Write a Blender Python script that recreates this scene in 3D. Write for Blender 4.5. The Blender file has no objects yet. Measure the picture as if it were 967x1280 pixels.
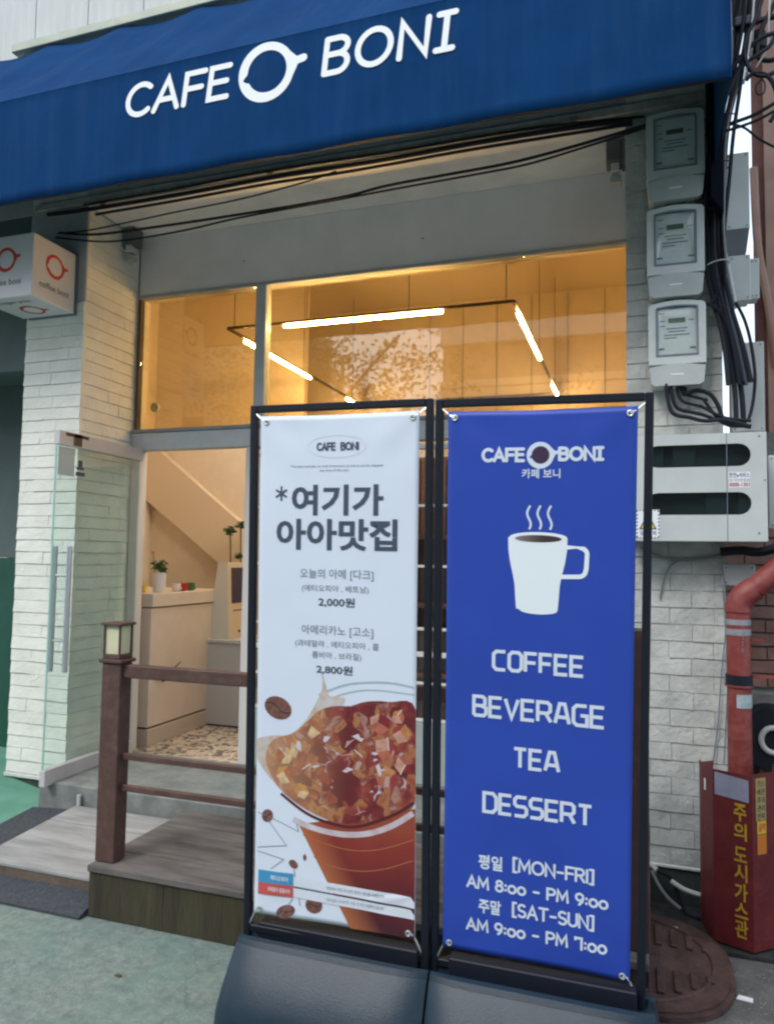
import bpy, bmesh, math, random
from math import radians, sin, cos, pi
from mathutils import Matrix, Vector
random.seed(7)
S = bpy.context.scene
COL = S.collection

# ------------------------------------------------------------------ camera
F_PX, YAW, PITCH, ROLL, EYE = 930.8, radians(-18.61), radians(3.642), radians(0.876), 1.65
_f = Vector((sin(YAW)*cos(PITCH), cos(YAW)*cos(PITCH), sin(PITCH)))
_r = Vector((cos(YAW), -sin(YAW), 0)); _u = _r.cross(_f)
R2 = cos(ROLL)*_r + sin(ROLL)*_u; U2 = -sin(ROLL)*_r + cos(ROLL)*_u
EYEP = Vector((0, 0, EYE))
cam = bpy.data.cameras.new('camera'); cam_o = bpy.data.objects.new('camera', cam); COL.objects.link(cam_o)
m = Matrix((R2, U2, -_f)).transposed().to_4x4(); m.translation = EYEP
cam_o.matrix_world = m
cam.sensor_fit = 'VERTICAL'; cam.sensor_height = 36; cam.lens = 36*F_PX/1280
cam.clip_start = 0.05; cam.clip_end = 500
S.camera = cam_o

def at(px, py, Y=None, X=None, Z=None):
    """pixel of the 967x1280 photograph -> point of the place on the plane y=Y, x=X or z=Z"""
    d = R2*((px-483.5)/F_PX) - U2*((py-640)/F_PX) + _f
    t = (Y/d.y) if Y is not None else (X/d.x) if X is not None else ((Z-EYE)/d.z)
    return EYEP + d*t

# ------------------------------------------------------------------ light
W = bpy.data.worlds.new('World'); S.world = W; W.use_nodes = True
nt = W.node_tree; sky = nt.nodes.new('ShaderNodeTexSky'); sky.sky_type = 'NISHITA'
SUN_EL, SUN_AZ = radians(46), radians(205)
sky.sun_disc = False; sky.sun_elevation = SUN_EL; sky.sun_rotation = SUN_AZ
sky.air_density = 1.0; sky.dust_density = 2.4; sky.ozone_density = 2.2
bg = nt.nodes['Background']; 
# thin even cloud over the whole sky
cl = nt.nodes.new('ShaderNodeMixRGB'); cl.inputs[0].default_value = .5; cl.inputs[2].default_value = (8.2, 9.0, 9.8, 1)
nt.links.new(sky.outputs[0], cl.inputs[1]); nt.links.new(cl.outputs[0], bg.inputs[0])
bg.inputs[1].default_value = 0.12
sl = bpy.data.lights.new('sun', 'SUN'); sl.energy = 0.8; sl.angle = radians(16); sl.color = (1, .96, .9)
so = bpy.data.objects.new('sun', sl); COL.objects.link(so)
sd = Vector((sin(SUN_AZ)*cos(SUN_EL), cos(SUN_AZ)*cos(SUN_EL), sin(SUN_EL)))
so.rotation_euler = sd.to_track_quat('Z', 'Y').to_euler(); so.location = (0, -3, 12)
S.view_settings.view_transform = 'Standard'; S.view_settings.look = 'None'
S.view_settings.exposure = 0.88; S.view_settings.gamma = 1
S.render.engine = 'CYCLES'
S.cycles.filter_width = 2.3            # a slightly soft phone lens
S.cycles.max_bounces = 8; S.cycles.transparent_max_bounces = 16
S.cycles.use_denoising = True
S.cycles.caustics_reflective = False; S.cycles.caustics_refractive = False

# ------------------------------------------------------------------ materials
MATS = {}
def mat(name, col, rough=.7, var=0.0, vs=8, bump=0.0, bs=40, metal=0.0, spec=.5, col2=None, emit=None, es=0, coat=0, coord='P', vstretch=(1,1,1), detail=5, lo=.35, hi=.65):
    if name in MATS: return MATS[name]
    m = bpy.data.materials.new(name); m.use_nodes = True; t = m.node_tree; b = t.nodes['Principled BSDF']
    b.inputs['Base Color'].default_value = (*col, 1); b.inputs['Roughness'].default_value = rough
    b.inputs['Metallic'].default_value = metal; b.inputs['Specular IOR Level'].default_value = spec
    if coat: b.inputs['Coat Weight'].default_value = coat
    if emit: b.inputs['Emission Color'].default_value = (*emit, 1); b.inputs['Emission Strength'].default_value = es
    if var or col2 or bump:
        g = t.nodes.new('ShaderNodeNewGeometry'); mp = t.nodes.new('ShaderNodeMapping'); mp.inputs['Scale'].default_value = vstretch
        t.links.new(g.outputs['Position'], mp.inputs[0])
    if var or col2:
        n = t.nodes.new('ShaderNodeTexNoise'); n.inputs['Scale'].default_value = vs; n.inputs['Detail'].default_value = detail; n.inputs['Roughness'].default_value = .6
        t.links.new(mp.outputs[0], n.inputs['Vector'])
        r = t.nodes.new('ShaderNodeValToRGB'); r.color_ramp.elements[0].position = lo; r.color_ramp.elements[1].position = hi
        c2 = col2 or tuple(min(1, c*(1+var)) for c in col); c1 = col if col2 else tuple(c*(1-var) for c in col)
        r.color_ramp.elements[0].color = (*c1, 1); r.color_ramp.elements[1].color = (*c2, 1)
        t.links.new(n.outputs['Fac'], r.inputs[0]); t.links.new(r.outputs[0], b.inputs['Base Color'])
    if bump:
        n2 = t.nodes.new('ShaderNodeTexNoise'); n2.inputs['Scale'].default_value = bs; n2.inputs['Detail'].default_value = 4
        t.links.new(mp.outputs[0], n2.inputs['Vector'])
        bp = t.nodes.new('ShaderNodeBump'); bp.inputs['Strength'].default_value = bump; bp.inputs['Distance'].default_value = .01
        t.links.new(n2.outputs['Fac'], bp.inputs['Height']); t.links.new(bp.outputs[0], b.inputs['Normal'])
    MATS[name] = m; return m

def glass(name, tint=(1,1,1), ior=1.5, refl=1.0, rough=0.0):
    m = bpy.data.materials.new(name); m.use_nodes = True; t = m.node_tree; t.nodes.clear()
    o = t.nodes.new('ShaderNodeOutputMaterial'); mx = t.nodes.new('ShaderNodeMixShader')
    tr = t.nodes.new('ShaderNodeBsdfTransparent'); tr.inputs[0].default_value = (*tint, 1)
    gl = t.nodes.new('ShaderNodeBsdfGlossy'); gl.inputs['Roughness'].default_value = rough
    gl.inputs['Color'].default_value = (refl, refl, refl, 1)
    fr = t.nodes.new('ShaderNodeFresnel'); g = t.nodes.new('ShaderNodeNewGeometry')
    # thin pane: the same mirror share on both faces
    mp = t.nodes.new('ShaderNodeMapRange'); mp.inputs[3].default_value = ior; mp.inputs[4].default_value = 1/ior
    t.links.new(g.outputs['Backfacing'], mp.inputs[0]); t.links.new(mp.outputs[0], fr.inputs[0])
    t.links.new(fr.outputs[0], mx.inputs[0]); t.links.new(tr.outputs[0], mx.inputs[1]); t.links.new(gl.outputs[0], mx.inputs[2]); t.links.new(mx.outputs[0], o.inputs[0])
    MATS[name] = m; return m

def lin(r, g, b):
    f = lambda c: ((c/255+.055)/1.055)**2.4 if c > 10 else c/255/12.92
    return (f(r), f(g), f(b))

M_white_brick = mat('painted_brick', (.72,.72,.66), .75, col2=(.83,.83,.77), vs=7, bump=.55, bs=45, lo=.3, hi=.7)
M_white_brick2 = mat('painted_brick_darker', (.38,.40,.385), .75, col2=(.56,.58,.55), vs=6, bump=.6, bs=45, lo=.3, hi=.65)  # darker tone of the painted brick, for the right pillar
M_mortar = mat('mortar_painted', (.62,.63,.59), .9, var=.15, bump=.4)
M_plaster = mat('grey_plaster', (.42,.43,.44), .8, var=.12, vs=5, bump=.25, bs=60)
M_soffit = mat('soffit_plaster', (.88,.83,.80), .85, var=.08, vs=4, bump=.15)
M_frame = mat('aluminium_frame', (.50,.53,.54), .45, var=.05, vs=12, metal=.0)
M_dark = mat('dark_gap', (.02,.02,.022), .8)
M_awn = mat('awning_canvas', (.004,.038,.128), .95, col2=(.005,.046,.150), vs=3, bump=.25, bs=260, spec=.08)
def canvas(m):
    t = m.node_tree; b = t.nodes['Principled BSDF']; old = b.inputs['Base Color'].links[0].from_socket
    g = t.nodes.new('ShaderNodeNewGeometry'); mp = t.nodes.new('ShaderNodeMapping'); mp.inputs['Scale'].default_value = (7, 1, .5); t.links.new(g.outputs['Position'], mp.inputs[0])
    n = t.nodes.new('ShaderNodeTexNoise'); n.inputs['Scale'].default_value = 1.6; n.inputs['Detail'].default_value = 7; n.inputs['Roughness'].default_value = .7; t.links.new(mp.outputs[0], n.inputs['Vector'])
    r = t.nodes.new('ShaderNodeValToRGB'); r.color_ramp.elements[0].position = .48; r.color_ramp.elements[1].position = .85; r.color_ramp.elements[1].color = (.16,.16,.16,1); r.color_ramp.elements[0].color = (0,0,0,1); t.links.new(n.outputs['Fac'], r.inputs[0])
    mx = t.nodes.new('ShaderNodeMixRGB'); t.links.new(r.outputs[0], mx.inputs[0]); t.links.new(old, mx.inputs[1]); mx.inputs[2].default_value = (.07,.14,.28,1); t.links.new(mx.outputs[0], b.inputs['Base Color'])
canvas(M_awn)
M_letter = mat('white_print', (.80,.84,.86), .6)
M_panel = mat('corrugated_panel', (.50,.53,.52), .6, var=.06, vs=6, vstretch=(1,1,.3), bump=.15)
M_flash = mat('pale_flashing', (.40,.44,.35), .5, var=.1)
M_black = mat('black_powdercoat', (.008,.011,.020), .5, spec=.3)
M_cable = mat('black_cable', (.008,.011,.018), .6, spec=.3)
M_cable2 = mat('grey_cable', (.20,.22,.23), .5)
M_cable3 = mat('white_cable', (.55,.56,.54), .55)
M_pvc = mat('white_plastic', (.52,.56,.55), .45, var=.06, vs=5)
M_meter = mat('meter_grey', (.54,.58,.57), .45, var=.05, vs=9)
M_meter_d = mat('meter_lower_cover', (.42,.455,.45), .5, var=.06, vs=9)
M_face = mat('meter_face', (.62,.67,.66), .6, var=.06)
M_ink = mat('dark_print', (.05,.07,.11), .7)
M_greyink = mat('grey_print', (.16,.19,.24), .7)
M_lcd = mat('lcd', (.12,.14,.10), .3)
M_post = mat('brown_painted_steel', (.085,.043,.035), .55, col2=(.15,.085,.07), vs=18, bump=.25, lo=.48, hi=.85, detail=9)
M_fascia = mat('mossy_board', (.026,.019,.012), .9, col2=(.075,.068,.036), vs=5, vstretch=(3.5,3,.35), bump=.8, bs=50, lo=.3, hi=.72)
M_plank = mat('weathered_plank_dark', (.085,.075,.07), .85, col2=(.17,.157,.15), vs=6, vstretch=(.5,3,1), bump=.4, bs=50)
M_plank_l = mat('weathered_plank_pale', (.24,.245,.245), .85, col2=(.38,.385,.38), vs=5, vstretch=(.5,3,1), bump=.3, bs=50)
M_mat = mat('black_rubber', (.035,.042,.052), .9, col2=(.07,.08,.09), vs=60, bump=.7, bs=150)
M_concrete = mat('step_concrete', (.20,.22,.21), .85, var=.2, vs=9, bump=.3)
M_steel = mat('brushed_steel', (.62,.65,.67), .35, metal=.7)
M_orangewall = mat('cream_interior_wall', (.70,.60,.48), .8, var=.03)
M_ceil = mat('interior_ceiling', (.66,.55,.42), .85)
M_counter = mat('counter_cream', (.62,.52,.42), .5, var=.03)
M_seam = mat('seam_brown', (.10,.07,.05), .8)
M_kiosk = mat('kiosk_white', (.66,.62,.54), .4)
M_greycab = mat('grey_cabinet', (.48,.48,.47), .45)
M_screen = mat('kiosk_screen', (.015,.015,.03), .15)
M_leaf = mat('leaf_green', (.035,.085,.025), .55, col2=(.06,.13,.035), vs=30)
M_pot = mat('white_ceramic', (.7,.68,.66), .3)
M_red = mat('red_ceramic', (.45,.03,.03), .35)
M_green = mat('green_plastic', (.05,.18,.06), .4)
M_yellow = mat('yellow_plastic', (.7,.5,.05), .4)
M_led = mat('led_tube', (1,1,1), .5, emit=(1.0,.83,.62), es=84)
M_track = mat('track_bronze', (.13,.085,.05), .4)
M_shelfw = mat('dark_wood_shelf', (.11,.055,.040), .6, col2=(.17,.085,.06), vs=4, vstretch=(2,2,.3))
M_muntin = mat('white_muntin', (.62,.62,.62), .45)
M_base = mat('slate_plastic', (.008,.024,.042), .38, col2=(.020,.040,.060), vs=7, lo=.5, hi=.9, detail=10, bump=.15, bs=300, spec=.45)
M_vinyl = mat('white_vinyl', (.68,.75,.87), .45, var=.02, vs=3, spec=.4)
M_vinylb = mat('blue_vinyl', (.024,.066,.41), .42, var=.05, vs=3, spec=.4)
M_printw = mat('banner_white_print', (.66,.74,.86), .5)
M_mugw = mat('mug_white_print', (.80,.87,.92), .5)
M_coffee = mat('coffee_print', (.055,.028,.03), .5)
M_gasred = mat('red_pipe_paint', (.20,.030,.028), .55, col2=(.27,.075,.062), vs=16, bump=.3, lo=.4, hi=.72)
M_guard = mat('red_guard_paint', (.105,.008,.012), .5, col2=(.16,.022,.022), vs=9, bump=.25, lo=.35, hi=.75)
M_tape = mat('grey_tape', (.26,.27,.30), .5, var=.15, vs=20)
M_ytext = mat('yellow_print', (.55,.36,.02), .6, col2=(.40,.22,.02), vs=25)
M_rust = mat('rusty_iron', (.060,.034,.032), .7, col2=(.13,.075,.065), vs=9, bump=.5, bs=60, metal=.2)
M_dirt = mat('dark_soil', (.03,.03,.028), .95, var=.4, vs=20, bump=.8, bs=40)
M_redbrick = mat('old_red_brick', (.17,.085,.07), .85, col2=(.28,.17,.145), vs=6, bump=.4, bs=60)
M_oldplaster = mat('old_grey_render', (.18,.175,.165), .9, var=.25, vs=7, bump=.4)
M_farbrick = mat('far_brown_brick', (.13,.06,.055), .9, col2=(.20,.10,.085), vs=5, bump=.3)
M_farstone = mat('far_tan_stone', (.34,.22,.18), .85, var=.15, vs=3)
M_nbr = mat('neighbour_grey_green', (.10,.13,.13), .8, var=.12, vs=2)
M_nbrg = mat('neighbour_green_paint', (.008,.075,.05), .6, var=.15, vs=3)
M_ramp = mat('green_deck_paint', (.10,.27,.19), .7, col2=(.16,.35,.27), vs=3, bump=.2)
M_paper = mat('white_paper', (.75,.78,.8), .8)
M_brown_leafp = mat('bean_print', (.13,.045,.035), .6, col2=(.22,.10,.08), vs=60)
M_plinth = mat('dark_green_plinth', (.035,.05,.048), .85, var=.25, vs=12, bump=.4)
M_skyblue = mat('blue_tag_print', (.05,.28,.52), .5)
M_redtag = mat('red_tag_print', (.55,.09,.09), .5)
M_redlogo = mat('red_logo_print', (.60,.045,.04), .5)
M_lantern = mat('lantern_glass', (.62,.62,.42), .4, var=.05)
G_door = glass('door_glass', (.93,.985,.965), 1.5)
G_up = glass('amber_window_glass', (.93,.79,.51), 1.95, rough=.02)
G_clear = glass('clear_glass', (.88,.88,.86), 1.45)
G_meter = glass('meter_window_glass', (.93,.96,.95), 1.6, rough=.03)
G_cab = glass('smoked_window', (.40,.47,.48), 1.5, rough=.15)

def ice_material():
    m = bpy.data.materials.new('iced_coffee_print'); m.use_nodes = True; t = m.node_tree; b = t.nodes['Principled BSDF']
    tc = t.nodes.new('ShaderNodeTexCoord'); nz = t.nodes.new('ShaderNodeTexNoise'); nz.inputs['Scale'].default_value = 9
    add = t.nodes.new('ShaderNodeMixRGB'); add.blend_type = 'ADD'; add.inputs[0].default_value = .12
    t.links.new(tc.outputs['Object'], nz.inputs['Vector']); t.links.new(tc.outputs['Object'], add.inputs[1]); t.links.new(nz.outputs['Color'], add.inputs[2])
    v = t.nodes.new('ShaderNodeTexVoronoi'); v.inputs['Scale'].default_value = 17; t.links.new(add.outputs[0], v.inputs['Vector'])
    r = t.nodes.new('ShaderNodeValToRGB'); e = r.color_ramp.elements
    e[0].position = 0; e[0].color = (.11,.018,.018,1); e[1].position = 1; e[1].color = (.62,.50,.52,1)
    for p, c in ((.3,(.14,.015,.02,1)),(.45,(.22,.03,.03,1)),(.58,(.30,.07,.04,1)),(.68,(.40,.18,.07,1)),(.76,(.20,.03,.03,1)),(.86,(.40,.22,.18,1)),(.93,(.30,.08,.07,1))):
        x = e.new(p); x.color = c
    sp = t.nodes.new('ShaderNodeSeparateColor'); t.links.new(v.outputs['Color'], sp.inputs[0])
    n3 = t.nodes.new('ShaderNodeTexNoise'); n3.inputs['Scale'].default_value = 16; n3.inputs['Detail'].default_value = 3; t.links.new(add.outputs[0], n3.inputs['Vector'])
    mx = t.nodes.new('ShaderNodeMath'); mx.operation = 'MULTIPLY_ADD'; mx.inputs[1].default_value = .9; t.links.new(n3.outputs['Fac'], mx.inputs[0])
    m2 = t.nodes.new('ShaderNodeMath'); m2.operation = 'MULTIPLY_ADD'; m2.inputs[1].default_value = .6; m2.inputs[2].default_value = -.28; t.links.new(sp.outputs[0], m2.inputs[0]); t.links.new(m2.outputs[0], mx.inputs[2])
    t.links.new(mx.outputs[0], r.inputs[0])
    # pale glints along the cube edges
    v2 = t.nodes.new('ShaderNodeTexVoronoi'); v2.feature = 'DISTANCE_TO_EDGE'; v2.inputs['Scale'].default_value = 13; t.links.new(add.outputs[0], v2.inputs['Vector'])
    r2 = t.nodes.new('ShaderNodeValToRGB'); r2.color_ramp.elements[0].position = .015; r2.color_ramp.elements[1].position = .03
    r2.color_ramp.elements[0].color = (1,1,1,1); r2.color_ramp.elements[1].color = (0,0,0,1); t.links.new(v2.outputs['Distance'], r2.inputs[0])
    n4 = t.nodes.new('ShaderNodeTexNoise'); n4.inputs['Scale'].default_value = 14; t.links.new(tc.outputs['Object'], n4.inputs['Vector'])
    r4 = t.nodes.new('ShaderNodeValToRGB'); r4.color_ramp.elements[0].position = .55; r4.color_ramp.elements[1].position = .7; t.links.new(n4.outputs['Fac'], r4.inputs[0])
    mm = t.nodes.new('ShaderNodeMath'); mm.operation = 'MULTIPLY'; t.links.new(r2.outputs[0], mm.inputs[0]); t.links.new(r4.outputs[0], mm.inputs[1])
    mxc = t.nodes.new('ShaderNodeMixRGB'); t.links.new(mm.outputs[0], mxc.inputs[0]); t.links.new(r.outputs[0], mxc.inputs[1]); mxc.inputs[2].default_value = (.66,.58,.62,1)
    # left side of the drink is lighter amber in the print
    s = t.nodes.new('ShaderNodeSeparateXYZ'); t.links.new(tc.outputs['Object'], s.inputs[0])
    mr = t.nodes.new('ShaderNodeMapRange'); mr.inputs[1].default_value = .05; mr.inputs[2].default_value = -.28; mr.inputs[3].default_value = 0; mr.inputs[4].default_value = .75
    t.links.new(s.outputs[0], mr.inputs[0])
    mx2 = t.nodes.new('ShaderNodeMixRGB'); mx2.blend_type = 'SCREEN'; t.links.new(mr.outputs[0], mx2.inputs[0]); t.links.new(mxc.outputs[0], mx2.inputs[1]); mx2.inputs[2].default_value = (.40,.27,.13,1)
    t.links.new(mx2.outputs[0], b.inputs['Base Color']); b.inputs['Roughness'].default_value = .5
    return m
M_ice = ice_material()

def ramp_print(name, stops, axis=2, lo=0, hi=1):
    """flat print whose colour runs along a local axis"""
    m = bpy.data.materials.new(name); m.use_nodes = True; t = m.node_tree; b = t.nodes['Principled BSDF']; b.inputs['Roughness'].default_value = .5
    tc = t.nodes.new('ShaderNodeTexCoord'); s = t.nodes.new('ShaderNodeSeparateXYZ'); t.links.new(tc.outputs['Object'], s.inputs[0])
    mr = t.nodes.new('ShaderNodeMapRange'); mr.inputs[1].default_value = lo; mr.inputs[2].default_value = hi; t.links.new(s.outputs[axis], mr.inputs[0])
    nz = t.nodes.new('ShaderNodeTexNoise'); nz.inputs['Scale'].default_value = 5; t.links.new(tc.outputs['Object'], nz.inputs['Vector'])
    ad = t.nodes.new('ShaderNodeMath'); ad.operation = 'MULTIPLY_ADD'; ad.inputs[1].default_value = .35; t.links.new(nz.outputs['Fac'], ad.inputs[0]); t.links.new(mr.outputs[0], ad.inputs[2])
    sb = t.nodes.new('ShaderNodeMath'); sb.operation = 'SUBTRACT'; sb.inputs[1].default_value = .17; t.links.new(ad.outputs[0], sb.inputs[0])
    r = t.nodes.new('ShaderNodeValToRGB'); r.color_ramp.elements[0].position = stops[0][0]; r.color_ramp.elements[0].color = (*stops[0][1],1)
    r.color_ramp.elements[1].position = stops[-1][0]; r.color_ramp.elements[1].color = (*stops[-1][1],1)
    for p, c in stops[1:-1]: e = r.color_ramp.elements.new(p); e.color = (*c,1)
    t.links.new(sb.outputs[0], r.inputs[0]); t.links.new(r.outputs[0], b.inputs['Base Color']); return m
M_cup = ramp_print('tea_cup_print', [(0,(.06,.012,.022)),(.45,(.13,.014,.018)),(.8,(.24,.03,.022)),(1,(.30,.06,.03))], 2, 0, .36)
def cup_amber(m):
    t = m.node_tree; b = t.nodes['Principled BSDF']; old = b.inputs['Base Color'].links[0].from_socket
    tc = t.nodes.new('ShaderNodeTexCoord'); v = t.nodes.new('ShaderNodeVectorMath'); v.operation = 'DOT_PRODUCT'; v.inputs[1].default_value = (1, 0, .627); t.links.new(tc.outputs['Object'], v.inputs[0])
    mr = t.nodes.new('ShaderNodeMapRange'); mr.inputs[1].default_value = .065; mr.inputs[2].default_value = .19; mr.inputs[3].default_value = .85; mr.inputs[4].default_value = 0; t.links.new(v.outputs['Value'], mr.inputs[0])
    mx = t.nodes.new('ShaderNodeMixRGB'); t.links.new(mr.outputs[0], mx.inputs[0]); t.links.new(old, mx.inputs[1]); mx.inputs[2].default_value = (.50,.16,.06,1); t.links.new(mx.outputs[0], b.inputs['Base Color'])
cup_amber(M_cup)
M_splash = mat('splash_print', (.50,.36,.24), .5, col2=(.60,.58,.60), vs=18)

def ground_material():
    m = bpy.data.materials.new('worn_green_concrete'); m.use_nodes = True; t = m.node_tree; b = t.nodes['Principled BSDF']; b.inputs['Roughness'].default_value = .85
    g = t.nodes.new('ShaderNodeNewGeometry')
    def noise(sc, d=5, ro=.6):
        n = t.nodes.new('ShaderNodeTexNoise'); n.inputs['Scale'].default_value = sc; n.inputs['Detail'].default_value = d; n.inputs['Roughness'].default_value = ro; t.links.new(g.outputs['Position'], n.inputs['Vector']); return n
    def ramp(src, stops):
        r = t.nodes.new('ShaderNodeValToRGB'); e = r.color_ramp.elements
        e[0].position, e[0].color = stops[0][0], (*stops[0][1],1); e[1].position, e[1].color = stops[-1][0], (*stops[-1][1],1)
        for p, c in stops[1:-1]: x = e.new(p); x.color = (*c,1)
        t.links.new(src, r.inputs[0]); return r
    conc = ramp(noise(26,10,.78).outputs['Fac'], [(.32,(.15,.17,.16)),(.5,(.28,.305,.285)),(.68,(.42,.45,.42))])
    green = ramp(noise(13,10,.75).outputs['Fac'], [(.3,(.14,.205,.175)),(.5,(.215,.30,.26)),(.7,(.30,.385,.34))])
    wear = ramp(noise(3.1,12,.78).outputs['Fac'], [(.42,(.0,.0,.0)),(.62,(.7,.7,.7))])
    mx = t.nodes.new('ShaderNodeMixRGB'); t.links.new(wear.outputs[0], mx.inputs[0]); t.links.new(green.outputs[0], mx.inputs[1]); t.links.new(conc.outputs[0], mx.inputs[2])
    # the paint ends towards the right; bare dark concrete there
    s = t.nodes.new('ShaderNodeSeparateXYZ'); t.links.new(g.outputs['Position'], s.inputs[0])
    mr = t.nodes.new('ShaderNodeMapRange'); mr.inputs[1].default_value = -.9; mr.inputs[2].default_value = -.3; t.links.new(s.outputs[0], mr.inputs[0])
    mry = t.nodes.new('ShaderNodeMapRange'); mry.inputs[1].default_value = 1.4; mry.inputs[2].default_value = 2.4; t.links.new(s.outputs[1], mry.inputs[0])
    mrm = t.nodes.new('ShaderNodeMath'); mrm.operation = 'MULTIPLY'; t.links.new(mr.outputs[0], mrm.inputs[0]); t.links.new(mry.outputs[0], mrm.inputs[1])
    dk = ramp(noise(9,9,.75).outputs['Fac'], [(.3,(.07,.072,.07)),(.55,(.15,.15,.145)),(.75,(.26,.26,.25))])
    m2 = t.nodes.new('ShaderNodeMixRGB'); t.links.new(mrm.outputs[0], m2.inputs[0]); t.links.new(mx.outputs[0], m2.inputs[1]); t.links.new(dk.outputs[0], m2.inputs[2])
    # pale specks
    v = t.nodes.new('ShaderNodeTexVoronoi'); v.inputs['Scale'].default_value = 55; t.links.new(g.outputs['Position'], v.inputs['Vector'])
    sp = ramp(v.outputs['Distance'], [(.14,(1,1,1)),(.24,(0,0,0))])
    n5 = ramp(noise(6,4).outputs['Fac'], [(.45,(0,0,0)),(.60,(.7,.7,.7))])
    mu = t.nodes.new('ShaderNodeMixRGB'); mu.blend_type = 'MULTIPLY'; mu.inputs[0].default_value = 1; t.links.new(sp.outputs[0], mu.inputs[1]); t.links.new(n5.outputs[0], mu.inputs[2])
    m3 = t.nodes.new('ShaderNodeMixRGB'); t.links.new(mu.outputs[0], m3.inputs[0]); t.links.new(m2.outputs[0], m3.inputs[1]); m3.inputs[2].default_value = (.42,.46,.40,1)
    # dark hairline cracks
    v2 = t.nodes.new('ShaderNodeTexVoronoi'); v2.feature = 'DISTANCE_TO_EDGE'; v2.inputs['Scale'].default_value = 1.1
    n6 = noise(3,6); ad = t.nodes.new('ShaderNodeMixRGB'); ad.blend_type = 'ADD'; ad.inputs[0].default_value = .35; t.links.new(g.outputs['Position'], ad.inputs[1]); t.links.new(n6.outputs['Color'], ad.inputs[2]); t.links.new(ad.outputs[0], v2.inputs['Vector'])
    cr = ramp(v2.outputs['Distance'], [(.0,(.45,.45,.45)),(.006,(0,0,0))])
    m4 = t.nodes.new('ShaderNodeMixRGB'); t.links.new(cr.outputs[0], m4.inputs[0]); t.links.new(m3.outputs[0], m4.inputs[1]); m4.inputs[2].default_value = (.08,.10,.09,1)
    t.links.new(m4.outputs[0], b.inputs['Base Color'])
    bp = t.nodes.new('ShaderNodeBump'); bp.inputs['Strength'].default_value = .9; bp.inputs['Distance'].default_value = .012
    t.links.new(noise(70,10,.8).outputs['Fac'], bp.inputs['Height']); t.links.new(bp.outputs[0], b.inputs['Normal'])
    return m
M_ground = ground_material()
M_mosaic = None
def mosaic():
    m = bpy.data.materials.new('pebble_mosaic_floor'); m.use_nodes = True; t = m.node_tree; b = t.nodes['Principled BSDF']; b.inputs['Roughness'].default_value = .4
    g = t.nodes.new('ShaderNodeNewGeometry'); v = t.nodes.new('ShaderNodeTexVoronoi'); v.inputs['Scale'].default_value = 24; t.links.new(g.outputs['Position'], v.inputs['Vector'])
    s = t.nodes.new('ShaderNodeSeparateColor'); t.links.new(v.outputs['Color'], s.inputs[0])
    r = t.nodes.new('ShaderNodeValToRGB'); r.color_ramp.interpolation = 'CONSTANT'; e = r.color_ramp.elements
    e[0].color = (.10,.06,.045,1); e[1].position = .75; e[1].color = (.55,.48,.38,1)
    for p, c in ((.2,(.36,.28,.20,1)),(.4,(.14,.12,.11,1)),(.55,(.50,.40,.30,1))): x = e.new(p); x.color = c
    t.links.new(s.outputs[0], r.inputs[0]); v2 = t.nodes.new('ShaderNodeTexVoronoi'); v2.feature = 'DISTANCE_TO_EDGE'; v2.inputs['Scale'].default_value = 24; t.links.new(g.outputs['Position'], v2.inputs['Vector'])
    r2 = t.nodes.new('ShaderNodeValToRGB'); r2.color_ramp.elements[0].position = .03; r2.color_ramp.elements[1].position = .07; t.links.new(v2.outputs['Distance'], r2.inputs[0])
    mx = t.nodes.new('ShaderNodeMixRGB'); t.links.new(r2.outputs[0], mx.inputs[0]); mx.inputs[1].default_value = (.55,.50,.43,1); t.links.new(r.outputs[0], mx.inputs[2]); t.links.new(mx.outputs[0], b.inputs['Base Color'])
    return m
M_mosaic = mosaic()

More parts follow.
